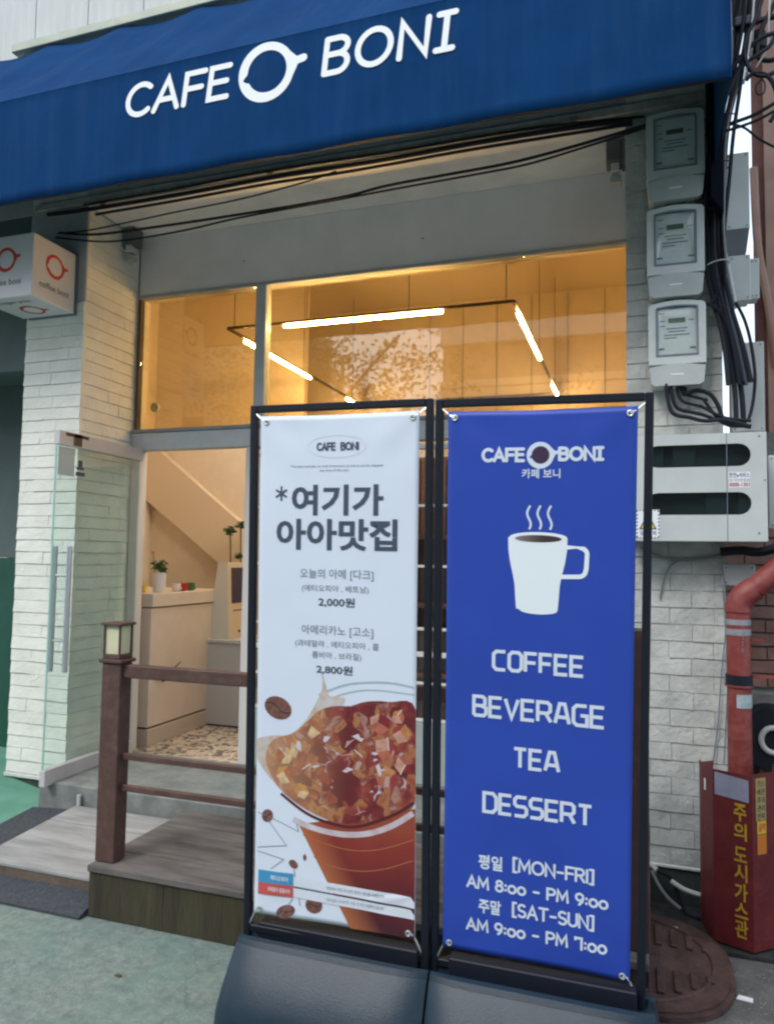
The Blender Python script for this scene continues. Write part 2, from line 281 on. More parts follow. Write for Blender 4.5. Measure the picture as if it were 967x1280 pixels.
# ------------------------------------------------------------------ helpers
WM = {}
def root_matrix(o): return WM.get(o.name, Matrix())
class MB:
    def __init__(s): s.v = []; s.f = []
    def add(s, vs, fs):
        n = len(s.v); s.v += [tuple(v) for v in vs]; s.f += [tuple(i+n for i in f) for f in fs]; return s
    def box(s, x0, x1, y0, y1, z0, z1, c=0.0):
        if x0 > x1: x0, x1 = x1, x0
        if y0 > y1: y0, y1 = y1, y0
        if z0 > z1: z0, z1 = z1, z0
        if c <= 0:
            return s.add([(x0,y0,z0),(x1,y0,z0),(x1,y1,z0),(x0,y1,z0),(x0,y0,z1),(x1,y0,z1),(x1,y1,z1),(x0,y1,z1)],
                         [(3,2,1,0),(4,5,6,7),(0,1,5,4),(1,2,6,5),(2,3,7,6),(3,0,4,7)])
        c = min(c, (x1-x0)*.45, (y1-y0)*.45, (z1-z0)*.45)
        bm = bmesh.new(); bmesh.ops.create_cube(bm, size=1)
        for v in bm.verts: v.co = ((x0+x1)/2+v.co.x*(x1-x0), (y0+y1)/2+v.co.y*(y1-y0), (z0+z1)/2+v.co.z*(z1-z0))
        bmesh.ops.bevel(bm, geom=bm.edges[:], offset=c, segments=2 if c > .006 else 1, affect='EDGES', profile=.6)
        bm.verts.index_update(); s.add([v.co[:] for v in bm.verts], [[v.index for v in f.verts] for f in bm.faces]); bm.free(); return s
    def bar(s, a, b, w, h=None, c=0):
        """square bar from a to b"""
        a, b = Vector(a), Vector(b); d = b-a; L = d.length; h = h or w
        q = d.to_track_quat('X', 'Z').to_matrix().to_4x4(); q.translation = a
        t = MB().box(0, L, -w/2, w/2, -h/2, h/2, c); s.add([q @ Vector(v) for v in t.v], t.f); return s
    def tube(s, pts, r, n=8, caps=True, smooth=True, closed=False):
        P = spline(pts) if smooth and len(pts) > 2 else [Vector(p) for p in pts]
        vs = []; up = Vector((0,0,1)); prev = None
        for i, p in enumerate(P):
            t = (P[min(i+1,len(P)-1)] - P[max(i-1,0)]).normalized()
            if prev is None:
                a = t.cross(up);  a = a if a.length > .01 else t.cross(Vector((1,0,0)))
            else: a = prev - t*prev.dot(t)
            a.normalize(); prev = a; b = t.cross(a)
            rr = r[min(i, len(r)-1)] if isinstance(r, (list,tuple)) else r
            for k in range(n): vs.append(p + a*rr*cos(2*pi*k/n) + b*rr*sin(2*pi*k/n))
        fs = [(i*n+k, i*n+(k+1)%n, (i+1)*n+(k+1)%n, (i+1)*n+k) for i in range(len(P)-1) for k in range(n)]
        if caps: fs += [tuple(range(n))[::-1], tuple(range((len(P)-1)*n, len(P)*n))]
        return s.add(vs, fs)
    def cyl(s, c, axis, r, L, n=20, r2=None):
        c = Vector(c); ax = Vector(axis).normalized(); return s.tube([c, c+ax*L], [r, r2 if r2 is not None else r], n, smooth=False)
    def lathe(s, c, prof, n=20):
        vs = [(c[0]+r*cos(2*pi*k/n), c[1]+r*sin(2*pi*k/n), c[2]+z) for r, z in prof for k in range(n)]
        fs = [(i*n+k, i*n+(k+1)%n, (i+1)*n+(k+1)%n, (i+1)*n+k) for i in range(len(prof)-1) for k in range(n)]
        fs += [tuple(range(n))[::-1], tuple(range((len(prof)-1)*n, len(prof)*n))]
        return s.add(vs, fs)
    def prism(s, poly, ext, off=(0,0,0)):
        """poly: list of 3d points; ext: extrusion vector"""
        n = len(poly); e = Vector(ext); a = [Vector(p) for p in poly]
        return s.add(a+[p+e for p in a], [tuple(range(n))[::-1], tuple(range(n, 2*n))]+[(i,(i+1)%n,n+(i+1)%n,n+i) for i in range(n)])
    def mesh(s, name, smooth=False):
        me = bpy.data.meshes.new(name); me.from_pydata(s.v, [], s.f)
        bm = bmesh.new(); bm.from_mesh(me); bmesh.ops.recalc_face_normals(bm, faces=bm.faces[:]); bm.to_mesh(me); bm.free()
        if smooth: me.polygons.foreach_set('use_smooth', [True]*len(me.polygons))
        return me
    def build(s, name, material, parent=None, local=False, smooth=False, label=None, kind=None):
        if parent is not None and not local:
            inv = root_matrix(parent).inverted(); s.v = [tuple(inv @ Vector(v)) for v in s.v]
        me = s.mesh(name, smooth); me.materials.append(material)
        if smooth:
            try: me.set_sharp_from_angle(angle=radians(38))
            except Exception: pass
        o = bpy.data.objects.new(name, me); COL.objects.link(o)
        if parent is not None: o.parent = parent; WM[o.name] = root_matrix(parent)
        if label: o['label'] = label
        if kind: o['kind'] = kind
        return o
def spline(pts, k=6):
    P = [Vector(p) for p in pts]; out = []
    for i in range(len(P)-1):
        p0, p1, p2, p3 = P[max(i-1,0)], P[i], P[i+1], P[min(i+2,len(P)-1)]
        for j in range(k):
            t = j/k; out.append(.5*((2*p1)+(p2-p0)*t+(2*p0-5*p1+4*p2-p3)*t*t+(3*p1-p0-3*p2+p3)*t**3))
    out.append(P[-1]); return out
def thing(name, label, cat, loc=(0,0,0), group=None, matrix=None):
    o = bpy.data.objects.new(name, None); COL.objects.link(o); o.empty_display_size = .1
    M = matrix if matrix is not None else Matrix.Translation(loc)
    o.matrix_world = M; WM[o.name] = M.copy()
    o['label'] = label; o['category'] = cat
    if group: o['group'] = group
    return o
def tag(o, label, cat, group=None):
    o['label'] = label; o['category'] = cat
    if group: o['group'] = group
    return o
def single(name, label, cat, mb, m, group=None, smooth=False, loc=None):
    c = Vector(loc) if loc is not None else Vector(mb.v[0])
    mb.v = [tuple(Vector(v)-c) for v in mb.v]
    o = mb.build(name, m, None, smooth=smooth); o.location = c; return tag(o, label, cat, group)
def struct(name, mb, m, smooth=False):
    o = mb.build(name, m, None, smooth=smooth); o['kind'] = 'structure'; return o
def copy_tree(o, parent=None):
    c = o.copy(); COL.objects.link(c)
    if parent: c.parent = parent
    for ch in list(o.children): copy_tree(ch, c)
    return c
def outline(outer, holes=(), depth=.004, bevel=0.0):
    """2D plate with holes -> vertices (x, z) faced -Y, thickness depth; returns MB (front at y=0, back at y=+depth)"""
    cu = bpy.data.curves.new('tmp', 'CURVE'); cu.dimensions = '2D'; cu.fill_mode = 'BOTH'; cu.extrude = depth/2
    for loop in [outer]+list(holes):
        sp = cu.splines.new('POLY'); sp.points.add(len(loop)-1)
        for p, q in zip(sp.points, loop): p.co = (q[0], q[1], 0, 1)
        sp.use_cyclic_u = True
    o = bpy.data.objects.new('tmp', cu); COL.objects.link(o)
    me = bpy.data.meshes.new_from_object(o.evaluated_get(bpy.context.evaluated_depsgraph_get()))
    mb = MB(); mb.add([(v.co.x, depth/2-v.co.z, v.co.y) for v in me.vertices], [tuple(p.vertices) for p in me.polygons])
    bpy.data.objects.remove(o); bpy.data.curves.remove(cu); bpy.data.meshes.remove(me); return mb
def text_mb(s, size, bold=0.0, align='CENTER', wx=1.0):
    cu = bpy.data.curves.new('tmp', 'FONT'); cu.body = s; cu.size = size; cu.offset = bold; cu.align_x = align; cu.resolution_u = 3
    o = bpy.data.objects.new('tmp', cu); COL.objects.link(o)
    me = bpy.data.meshes.new_from_object(o.evaluated_get(bpy.context.evaluated_depsgraph_get()))
    mb = MB(); mb.add([(v.co.x*wx, 0, v.co.y) for v in me.vertices], [tuple(p.vertices) for p in me.polygons])
    bpy.data.objects.remove(o); bpy.data.curves.remove(cu); bpy.data.meshes.remove(me); return mb
def fit_text(s, x0, x1, z0, z1, bold=0.0, ysh=0.0):
    """text scaled so that its outline fills the box x0..x1, z0..z1"""
    mb = text_mb(s, 1.0, bold)
    xs = [v[0] for v in mb.v]; zs = [v[2] for v in mb.v]; a, b, c, d = min(xs), max(xs), min(zs), max(zs)
    mb.v = [(x0+(v[0]-a)/(b-a)*(x1-x0), ysh, z0+(v[2]-c)/(d-c)*(z1-z0)) for v in mb.v]; return mb

# stroke lettering ---------------------------------------------------
def arc(cx, cz, rx, rz, a0, a1, n=12): return [(cx+rx*cos(radians(a0+(a1-a0)*i/n)), cz+rz*sin(radians(a0+(a1-a0)*i/n))) for i in range(n+1)]
def rr(w, k=.16, h=1): return [(k,0),(w-k,0),(w,k),(w,h-k),(w-k,h),(k,h),(0,h-k),(0,k),(k,0)]
ROUND = {
 'A': (.74,[[(0,0),(.37,1),(.74,0)],[(.13,.33),(.61,.33)]]), 'B': (.6,[[(0,0),(0,1)],[(0,1),(.3,1)]+arc(.32,.77,.25,.23,90,-90)+[(0,.54)],[(.1,.54)]+arc(.34,.27,.26,.27,90,-90)+[(0,0)]]),
 'C': (.68,[arc(.42,.5,.42,.5,48,312,20)]), 'D': (.68,[[(0,0),(0,1),(.25,1)]+arc(.25,.5,.43,.5,90,-90,16)+[(0,0)]]),
 'E': (.55,[[(.55,1),(0,1),(0,0),(.55,0)],[(0,.52),(.5,.52)]]), 'F': (.55,[[(.57,1),(0,1),(0,0)],[(0,.5),(.5,.5)]]),
 'G': (.75,[arc(.42,.5,.42,.5,45,360,20)+[(.5,.5)]]), 'I': (.4,[[(.2,0),(.2,1)],[(0,1),(.4,1)],[(0,0),(.4,0)]]), 'i': (.05,[[(.02,0),(.02,1)]]),
 'M': (.85,[[(0,0),(.06,1),(.42,.25),(.78,1),(.85,0)]]), 'N': (.66,[[(0,0),(0,1),(.66,0),(.66,1)]]),
 'O': (.86,[arc(.43,.5,.43,.5,0,360,24)]), 'P': (.6,[[(0,0),(0,1),(.3,1)]+arc(.32,.73,.28,.27,90,-90)+[(0,.46)]]),
 'R': (.62,[[(0,0),(0,1),(.3,1)]+arc(.32,.74,.27,.26,90,-90)+[(0,.48)],[(.3,.46),(.62,0)]]),
 'S': (.58,[arc(.29,.75,.27,.25,40,270,14)+arc(.29,.25,.29,.25,90,-145,14)]), 'T': (.66,[[(0,1),(.66,1)],[(.33,1),(.33,0)]]),
 'U': (.64,[[(0,1),(0,.32)]+arc(.32,.32,.32,.32,180,360,12)+[(.64,1)]]), 'V': (.7,[[(0,1),(.35,0),(.7,1)]]),
 '0': (.6,[arc(.3,.36,.3,.34,0,360,18)]), 'o': (.6,[arc(.3,.36,.3,.34,0,360,18)]), '7': (.55,[[(0,.85),(.0,1),(.5,1),(.5,0)]]),
 '8': (.56,[arc(.28,.76,.22,.22,-90,270,14),arc(.28,.27,.28,.27,90,450,16)]), '9': (.58,[arc(.28,.68,.28,.31,0,360,16),[(.56,.68),(.50,.3),(.25,0)]]),
 ':': (.1,[[(.05,.18),(.05,.22)],[(.05,.62),(.05,.66)]]), '-': (.5,[[(.05,.45),(.45,.45)]]), '[': (.25,[[(.25,1.08),(.02,1.08),(.02,-.08),(.25,-.08)]]), ']': (.25,[[(0,1.08),(.22,1.08),(.22,-.08),(0,-.08)]]), ' ': (.28,[])}
SQ = {'C': (.66,[[(.66,1),(.16,1),(0,.84),(0,.16),(.16,0),(.66,0)]]), 'O': (.68,[rr(.68)]), 'F': (.6,[[(.62,1),(0,1),(0,0)],[(0,.5),(.56,.5)]]),
 'E': (.62,[[(.64,1),(0,1),(0,0),(.64,0)],[(0,.5),(.58,.5)]]), 'B': (.68,[[(0,0),(0,1),(.5,1),(.62,.9),(.62,.62),(.5,.52),(0,.52)],[(.4,.52),(.68,.42),(.68,.12),(.56,0),(0,0)]]),
 'V': (.7,[[(0,1),(.35,0),(.7,1)]]), 'R': (.7,[[(0,0),(0,1),(.52,1),(.66,.88),(.66,.56),(.52,.44),(0,.44)],[(.42,.44),(.7,0)]]),
 'A': (.74,[[(0,0),(.24,1),(.50,1),(.74,0)],[(.1,.32),(.64,.32)]]), 'G': (.7,[[(.68,1),(.16,1),(0,.84),(0,.16),(.16,0),(.70,0),(.70,.5),(.36,.5)]]),
 'T': (.68,[[(0,1),(.68,1)],[(.34,1),(.34,0)]]), 'D': (.7,[[(0,0),(0,1),(.52,1),(.7,.8),(.7,.2),(.52,0),(0,0)]]),
 'S': (.66,[[(.66,1),(.14,1),(0,.86),(0,.62),(.12,.5),(.54,.5),(.66,.38),(.66,.14),(.52,0),(0,0)]]), ' ': (.3,[])}
def ribbon(mb, pts, t, y, round_=True):
    P = [Vector((p[0], p[1])) for p in pts]
    P = [p for i, p in enumerate(P) if i == 0 or (p-P[i-1]).length > 1e-6]
    closed = len(P) > 3 and (P[0]-P[-1]).length < 1e-5
    if closed: P = P[:-1]
    n = len(P); L = []; Rr = []; h = t/2
    for i in range(n):
        a = P[(i-1) % n] if (closed or i > 0) else None; b = P[(i+1) % n] if (closed or i < n-1) else None
        d1 = (P[i]-a).normalized() if a is not None else None; d2 = (b-P[i]).normalized() if b is not None else None
        if d1 is None: d1 = d2
        if d2 is None: d2 = d1
        n1 = Vector((-d1.y, d1.x)); n2 = Vector((-d2.y, d2.x)); mth = (n1+n2)
        if mth.length < .3: mth = n1
        mth.normalize(); k = h/max(.45, mth.dot(n1)); L.append(P[i]+mth*k); Rr.append(P[i]-mth*k)
    vs = [(p.x, y, p.y) for p in L]+[(p.x, y, p.y) for p in Rr]
    fs = [(i, (i+1) % n, n+(i+1) % n, n+i) for i in range(n if closed else n-1)]
    mb.add(vs, fs)
    if not closed and round_:
        for p, q in ((P[0], P[1]), (P[-1], P[-2])):
            d = (p-q).normalized(); a0 = math.atan2(d.y, d.x)-pi/2
            mb.add([(p.x+h*cos(a0+pi*i/8), y, p.y+h*sin(a0+pi*i/8)) for i in range(9)], [tuple(range(9))])
def strokes(s, x0, x1, z0, z1, thick, font=ROUND, y=0.0, gap=.2, shear=0.0, round_=True, dy=-.00012):
    """lettering made of ribbons: fills x0..x1, z0..z1"""
    h = z1-z0-thick; wid = sum(font[c][0] for c in s)+gap*(len(s)-1); sx = (x1-x0-thick)/wid; mb = MB(); x = 0; k = 0
    for c in s:
        w, st = font[c]
        for l in st:
            ribbon(mb, [(x0+thick/2+(x+p[0])*sx+shear*p[1]*h, z0+thick/2+p[1]*h) for p in l], thick, y+dy*(k % 4), round_); k += 1
        x += w+gap
    return mb
def ring_logo(cx, cz, R, y, r_in=.70):
    """coffee cup seen from above: ring, spout notch on the left, handle on the right"""
    n = 72; mb = MB(); vs = []
    for i in range(n):
        a = 2*pi*i/n; vs.append((cx+R*cos(a), y, cz+R*sin(a)))
    for i in range(n):
        a = 2*pi*i/n; d = abs(((math.degrees(a)-192+180) % 360)-180); ri = r_in+max(0, .20*(1-d/13))
        vs.append((cx+R*.03+R*ri*cos(a), y, cz+R*.02+R*ri*sin(a)))
    mb.add(vs, [(i, (i+1) % n, n+(i+1) % n, n+i) for i in range(n)])
    ribbon(mb, [(cx+R*.98, cz+R*.16), (cx+R*1.32, cz+R*.22)], R*.26, y-.0002)
    mb.add([(cx+R*.80, y-.0004, cz+R*.58), (cx+R*.92, y-.0004, cz-R*.38), (cx+R*1.12, y-.0004, cz+R*.03), (cx+R*1.12, y-.0004, cz+R*.28)], [(0,1,2,3)])
    return mb

FY, GY = 3.949, 4.506        # facade plane, glass plane
XL, XR = -3.461, -.05        # opening between the pillars
SOF = 3.985

# ------------------------------------------------------------------ setting
struct('ground', MB().add([(-60,-60,0),(60,-60,0),(60,60,0),(-60,60,0)], [(0,1,2,3)]), M_ground)
fl = MB().box(-4.6, .35, 4.50, 7.8, .0, .262); struct('cafe_floor', fl, M_mosaic)
struct('doorstep_floor', MB().box(-3.46, -.05, 3.72, 4.499, 0, .275, .006), M_concrete)
# green painted ramp up to the neighbouring entrance
rp = MB(); a = [(-3.50,2.9,.008),(-3.50,3.94,.112),(-3.95,3.945,.2),(-7.5,3.945,.2),(-7.5,2.3,.008),(-4.6,2.5,.008)]
rp.add(a+[(-3.50,3.94,0),(-7.5,3.945,0),(-3.50,2.9,0),(-7.5,2.3,0)], [(0,1,2,3,4,5),(0,8,6,1),(1,6,7,3,2),(3,7,9,4)]); struct('green_ramp', rp, M_ramp)
struct('neighbour_floor', MB().box(-7.5, -3.95, 3.946, 5.6, 0, .2), M_ramp)
struct('alley_soil', MB().box(.0, 2.4, 3.55, 4.3, .004, .018), M_dirt)

# ------------------------------------------------------------------ brick pillars
def brick_variants(mat_, w, h, d, n=6, xi=1.0):
    out = []
    for k in range(n):
        mb = MB(); j = lambda a: random.uniform(-a, a); c = .003; t = random.uniform(-.0015, .0035)
        nx = 3; vs = []
        for ring, (ins, y) in enumerate(((0, d), (0, .006), (c, .0))):
            for ix in range(nx+1):
                x = -w/2+ins*xi+(w-2*ins*xi)*ix/nx
                vs.append((x, y + (j(.002)-.002 if ring == 2 else 0)-(t if ring == 2 else 0), -h/2+ins*.6+j(.0015)))
            for ix in range(nx+1):
                x = w/2-ins*xi-(w-2*ins*xi)*ix/nx
                vs.append((x, y + (j(.002)+.0015 if ring == 2 else 0), h/2-ins*.6+j(.0015)))
        m_ = 2*(nx+1); fs = []
        for r in range(2):
            for i in range(m_): fs.append((r*m_+i, r*m_+(i+1) % m_, (r+1)*m_+(i+1) % m_, (r+1)*m_+i))
        b0 = 2*m_
        for i in range(nx): fs.append((b0+i, b0+i+1, b0+m_-2-i, b0+m_-1-i))
        mb.add(vs, fs); me = mb.mesh('brick'); me.materials.append(mat_); out.append(me)
    return out
def lay_bricks(parent, origin, udir, ndir, width, z0, z1, variants, bw, course, skip=None, long=False):
    """udir along the wall, ndir outward"""
    u = Vector(udir); nrm = Vector(ndir); inv = root_matrix(parent).inverted(); k = 0; z = z0; gap = .0006 if long else .0015
    while z+course*.6 < z1:
        ch = min(course, z1-z); x = -bw*(.5 if k % 2 else 0)-random.uniform(0, .01)
        while x < width-.004:
            L = bw*random.uniform(1.1, 2.3) if long else bw
            a, b = max(x, 0), min(x+L, width)
            if b-a > .03 and not (skip and skip((a+b)/2, z)):
                me = random.choice(variants); o = bpy.data.objects.new('brick', me); COL.objects.link(o); o.parent = parent
                ctr = Vector(origin)+u*((a+b)/2)+Vector((0,0,z+ch/2))+nrm*random.uniform(.000, .0030 if not long else .0045)
                rot = Matrix((u, -nrm, Vector((0,0,1)))).transposed().to_4x4()
                o.matrix_local = inv @ (Matrix.Translation(ctr) @ rot @ Matrix.Rotation(radians(random.uniform(-.7,.7)), 4, 'Y') @ Matrix.Rotation(radians(random.uniform(-.3,1.2)), 4, 'X') @ Matrix.Diagonal(((b-a)/bw, 1, ch/course, 1)))
            x += L+gap
        z += course; k += 1
V1 = brick_variants(M_white_brick, .20, .079, .03, 8, .15)
V2 = brick_variants(M_white_brick2, .20, .0812, .03, 8, .25)
lp = thing('brick_pillar', 'white painted brick pillar left of the cafe door, under the cube sign', 'wall', (XL-.23, FY, 0))
MB().box(-3.935, XL-.016, FY+.001, 4.62, 0, SOF+.3).build('pillar_core', M_mortar, lp)
MB().box(-3.945, XL-.002, FY-.004, FY+.011, 0, .196, .003).build('plinth', M_plinth, lp)
MB().box(-3.948, -3.45, FY-.02, FY+.009, .198, .222, .004).build('ledge', M_mortar, lp)
lay_bricks(lp, (-3.94, FY-.004, 0), (1,0,0), (0,-1,0), .475, .224, 3.32, V1, .200, .080, long=True)
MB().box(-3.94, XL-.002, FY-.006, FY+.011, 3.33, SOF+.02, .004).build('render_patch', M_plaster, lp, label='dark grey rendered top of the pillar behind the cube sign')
lay_bricks(lp, (XL-.012, FY-.002, 0), (0,1,0), (1,0,0), .545, .224, 3.98, V1, .200, .080, long=True)
rpil = thing('brick_pillar', 'darker white painted brick pillar at right carrying the electric meters', 'wall', (.16, FY, 0))
MB().box(XR+.004, .40, FY+.001, 4.62, 0, 5.1).build('pillar_core', M_mortar, rpil)
MB().box(XR, .40, FY-.006, FY+.011, 0, .186, .003).build('plinth', M_plinth, rpil)
MB().box(XR-.004, .40, FY-.02, FY+.009, .188, .204, .004).build('ledge', M_mortar, rpil)
lay_bricks(rpil, (XR, FY-.004, 0), (1,0,0), (0,-1,0), .45, .206, 4.0, V2, .200, .082)

# ------------------------------------------------------------------ building shell
bld = thing('cafe_building', 'cafe shopfront building with grey lintel and pale corrugated upper wall', 'building', (-1.75, FY, 0))
lint = MB().box(-8, .40, FY+.004, GY+.1, SOF, 5.08); lint.build('lintel', M_plaster, bld)
MB().box(XL+.0, XR, FY+.03, GY-.004, SOF-.004, SOF-.0005).build('soffit', M_soffit, bld)
MB().box(-3.905, .33, FY-.022, FY+.003, SOF+.006, SOF+.052, .004).build('lintel_rail', mat('pale_beam', (.42,.41,.38), .6, var=.2, vs=14), bld)
MB().box(XL, XR, GY-.003, GY+.12, 3.553, SOF-.005).build('header_panel', mat('header_grey', (.80,.765,.79), .7, var=.05, vs=3, bump=.15), bld)
for sx in (-2.6, -1.3): MB().cyl((sx, GY-.004, 3.72), (0,-1,0), .006, .004, 8).build('screw', M_greyink, bld)
# corrugated upper wall: individual panels between seams
xs = [-8.2+.46*i for i in range(20)]
for i, x in enumerate(xs[:-1]):
    pm = MB(); n = 6; w = (xs[i+1]-.006-x)/n; vs = []
    for k in range(n*2+1):
        xx = x+w*k/2; yy = 4.02-(.010 if k % 2 else 0)
        vs += [(xx, yy, 5.20), (xx, yy, 8.5)]
    pm.add(vs, [(2*k, 2*k+2, 2*k+3, 2*k+1) for k in range(n*2)]); pm.box(x, xs[i+1]-.006, 4.025, 4.05, 5.2, 8.5)
    pm.build('wall_panel', M_panel, bld)
MB().box(-8.2, .5, 4.04, 4.6, 5.08, 8.6).build('upper_wall', M_mortar, bld)
MB().box(-4.15, .45, 3.90, 4.018, 5.165, 5.225, .004).build('flashing', M_flash, bld)
# interior room
room = MB()
room.box(-4.6, .40, 7.6, 7.7, 0, 4.4).build('back_wall', M_orangewall, bld)
MB().box(-4.7, -4.6, 4.62, 7.7, 0, 4.4).build('side_wall', M_orangewall, bld)
MB().box(.36, .44, 4.62, 7.7, 0, 4.4).build('side_wall', M_orangewall, bld)
MB().box(-4.7, .44, 4.61, 7.7, 4.4, 4.5).build('ceiling', M_ceil, bld)
MB().box(-4.7, XL-.02, 4.621, 4.66, 0, 4.4).build('front_wall_inside', M_orangewall, bld)
MB().box(XR, .44, 4.621, 4.66, 0, 4.4).build('front_wall_inside', M_orangewall, bld)
MB().box(-4.7, .44, GY+.121, 4.66, 3.553, 4.4).build('front_wall_inside', M_orangewall, bld)
for k in range(7): MB().box(-2.1+.36*k, -2.097+.36*k, 7.594, 7.599, .3, 4.39).build('panel_seam', M_seam, bld)
# sloping underside of the stair inside, across the wall behind the counter
MB().box(-4.599, -2.96, 6.30, 6.38, .263, 4.399).build('partition_wall', M_orangewall, bld)
def wpt(px, py, Y=6.9): p = at(px, py, Y=Y); return (p.x, p.y, p.z)
MB().prism([wpt(150,597,6.2), wpt(276,706,6.2), wpt(302,728,6.2), wpt(302,655,6.2), wpt(186,552,6.2), wpt(150,520,6.2)], (0,.095,0)).build('stair_soffit', M_ceil, bld)

# window frame
fr = thing('shop_window', 'glazed shopfront with amber transom panes over the door and window', 'window', (-1.75, GY, .27))
MB().box(XL, XR, GY-.035, GY+.05, 2.405, 2.530, .004).build('transom_bar', M_frame, fr)
MB().box(XL, XR, GY-.045, GY+.03, 2.531, 2.556, .003).build('sill', mat('sill_grey', (.25,.27,.27), .6, var=.1), fr)
MB().box(XL, XR, GY-.018, GY+.04, 3.528, 3.552, .003).build('head_rail', mat('sill_grey2', (.40,.41,.40), .6, var=.1), fr)
MB().box(-2.486, -2.405, GY-.03, GY+.05, 2.557, 3.527, .004).build('mullion', M_frame, fr)
MB().box(XL, XL+.022, GY-.012, GY+.04, 2.557, 3.527, .003).build('stile', M_seam, fr)
MB().box(XL+.002, XL+.075, GY-.03, GY+.05, .276, 2.404, .004).build('door_jamb', mat('jamb_white', (.60,.58,.56), .5), fr)
MB().box(-2.53, -2.455, GY-.03, GY+.05, .276, 2.404, .004).build('door_jamb', mat('jamb_white', (.5,.5,.5)), fr)
MB().box(XL+.023, -2.487, GY+.008, GY+.014, 2.557, 3.527).build('pane', G_up, fr)
MB().box(-2.404, XR, GY+.008, GY+.014, 2.557, 3.527).build('pane', G_up, fr)
# lower right: glazed folding panels with white muntins
zs = [.66, .883, 1.063, 1.22, 1.61, 1.991, 2.366]
for i, z in enumerate(zs):
    hh = .028 if i in (2, 6) else .016
    MB().box(-2.454, XR, GY-.012, GY+.03, z-hh/2, z+hh/2, .002).build('muntin', M_muntin, fr)
for x in (-1.86, -.64):
    MB().box(x-.02, x+.02, GY-.02, GY+.04, .276, 2.404, .003).build('mullion', M_muntin, fr)
MB().box(-2.454, XR, GY+.033, GY+.038, .66, 2.40).build('pane', G_clear, fr)
MB().box(-2.454, XR, GY-.02, GY+.05, .276, .648, .004).build('kick_panel', mat('kick_pale_green', (.34,.40,.38), .55, var=.06), fr)

# glass door standing open
dr = thing('glass_door', 'frameless glass door standing open against the white pillar, long steel handle', 'door', (-3.42, 4.47, .26))
DX = -3.375; dy0, dy1 = 3.655, 4.47
MB().box(DX-.006, DX+.006, dy0, dy1, .362, 2.325, .002).build('door_glass', G_door, dr)
MB().box(DX-.022, DX+.022, dy0-.002, dy1, 2.326, 2.415, .003).build('top_rail', mat('door_rail', (.55,.53,.54), .4, var=.05), dr)
MB().box(DX-.022, DX+.022, dy0-.004, dy1, .262, .360, .003).build('bottom_rail', MATS['door_rail'], dr)
MB().box(DX-.0065, DX+.0065, dy0-.003, dy0-.0002, .362, 2.325).build('glass_edge', mat('glass_edge_green', (.30,.52,.46), .3), dr)
for off in (-.055, .055):
    h = MB().tube([(DX+off, dy0+.085, .93), (DX+off, dy0+.085, 1.70)], .017, 12, smooth=False).build('handle', M_steel, dr, smooth=True)
for z in (1.12, 1.52): MB().tube([(DX-.055, dy0+.085, z), (DX+.055, dy0+.085, z)], .008, 10, smooth=False).build('handle_bolt', M_steel, dr)
MB().box(DX+.0065, DX+.0075, dy0+.01, dy0+.15, 2.14, 2.318).build('sticker', mat('sticker_pale_blue', (.42,.52,.56), .5), dr)
st = MB(); 
for (y0, y1, z0, z1) in ((.17,.235,2.19,2.205),(.185,.22,2.206,2.25),(.165,.245,2.15,2.175)): st.box(DX+.0065, DX+.0078, dy0+y0, dy0+y1, z0, z1)
st.build('sticker_print', M_ink, dr)
pv = MB().box(DX+.0225, DX+.026, dy0+.12, dy0+.19, 2.335, 2.41).box(DX+.0225, DX+.026, dy0+.05, dy0+.25, 2.388, 2.408); pv.build('rail_stain', M_seam, dr)

# ------------------------------------------------------------------ awning
aw = thing('awning', 'dark blue canvas awning with white cafe name across the shopfront', 'awning', (-1.75, FY, 3.6))
AX0, AX1, AY, AZb, AZf, AZt = -6.2, .362, 3.12, 3.585, 4.184, 5.18
def aw_pt(x, s):
    """s 0..1 wall to fold, 1..2 fold to bottom; canvas sags a little between ribs"""
    ph = ((x-AX1) % .60)/.60; sag = abs(sin(pi*ph))
    if s <= 1:
        y = 3.93+(AY-3.93)*s; z = AZt+(AZf-AZt)*s
        k = .030*sag*sin(pi*(s*.9+.1))*(1-s)**.4; return (x, y+k*.5, z-k*.9-(.030*sag*(1-s) if s < 1 else 0))
    t = s-1; return (x, AY+.0015*sin(x*5)*sin(pi*t), AZf+(AZb-AZf)*t+.004*sin(x*9.5)*t)
nx = 130; ss = [0,.15,.3,.45,.6,.75,.9,.985,1.0,1.015,1.1,1.3,1.5,1.7,1.9,2.0]; vs = []; X = [AX0+(AX1-AX0)*i/nx for i in range(nx+1)]
for x in X:
    for s in ss:
        p = aw_pt(x, s); 
        if s in (.985, 1.015): p = (p[0], p[1]+.004, p[2]-.002)
        vs.append(p)
n_ = len(ss); am = MB().add(vs, [(i*n_+j, (i+1)*n_+j, (i+1)*n_+j+1, i*n_+j+1) for i in range(nx) for j in range(n_-1)])
ao = am.build('canopy_fabric', M_awn, aw, smooth=True)
sm = ao.modifiers.new('thickness', 'SOLIDIFY'); sm.thickness = .003; sm.offset = -1
for xx in (AX1, AX0):
    MB().prism([(xx,AY,AZb),(xx,FY-.02,AZb),(xx,FY-.02,AZt),(xx,AY+.002,AZf)], (.003,0,0)).build('side_panel', M_awn, aw)
for x in [AX1-.02-.60*i for i in range(11)]:
    MB().bar((x, AY+.02, AZf-.02), (x, FY-.03, AZt-.04), .022).bar((x, AY+.02, AZf-.03), (x, AY+.02, AZb+.02), .022).build('rib', M_black, aw)
MB().bar((AX0, AY+.018, AZb+.02), (AX1-.01, AY+.018, AZb+.02), .025).build('front_tube', M_black, aw)
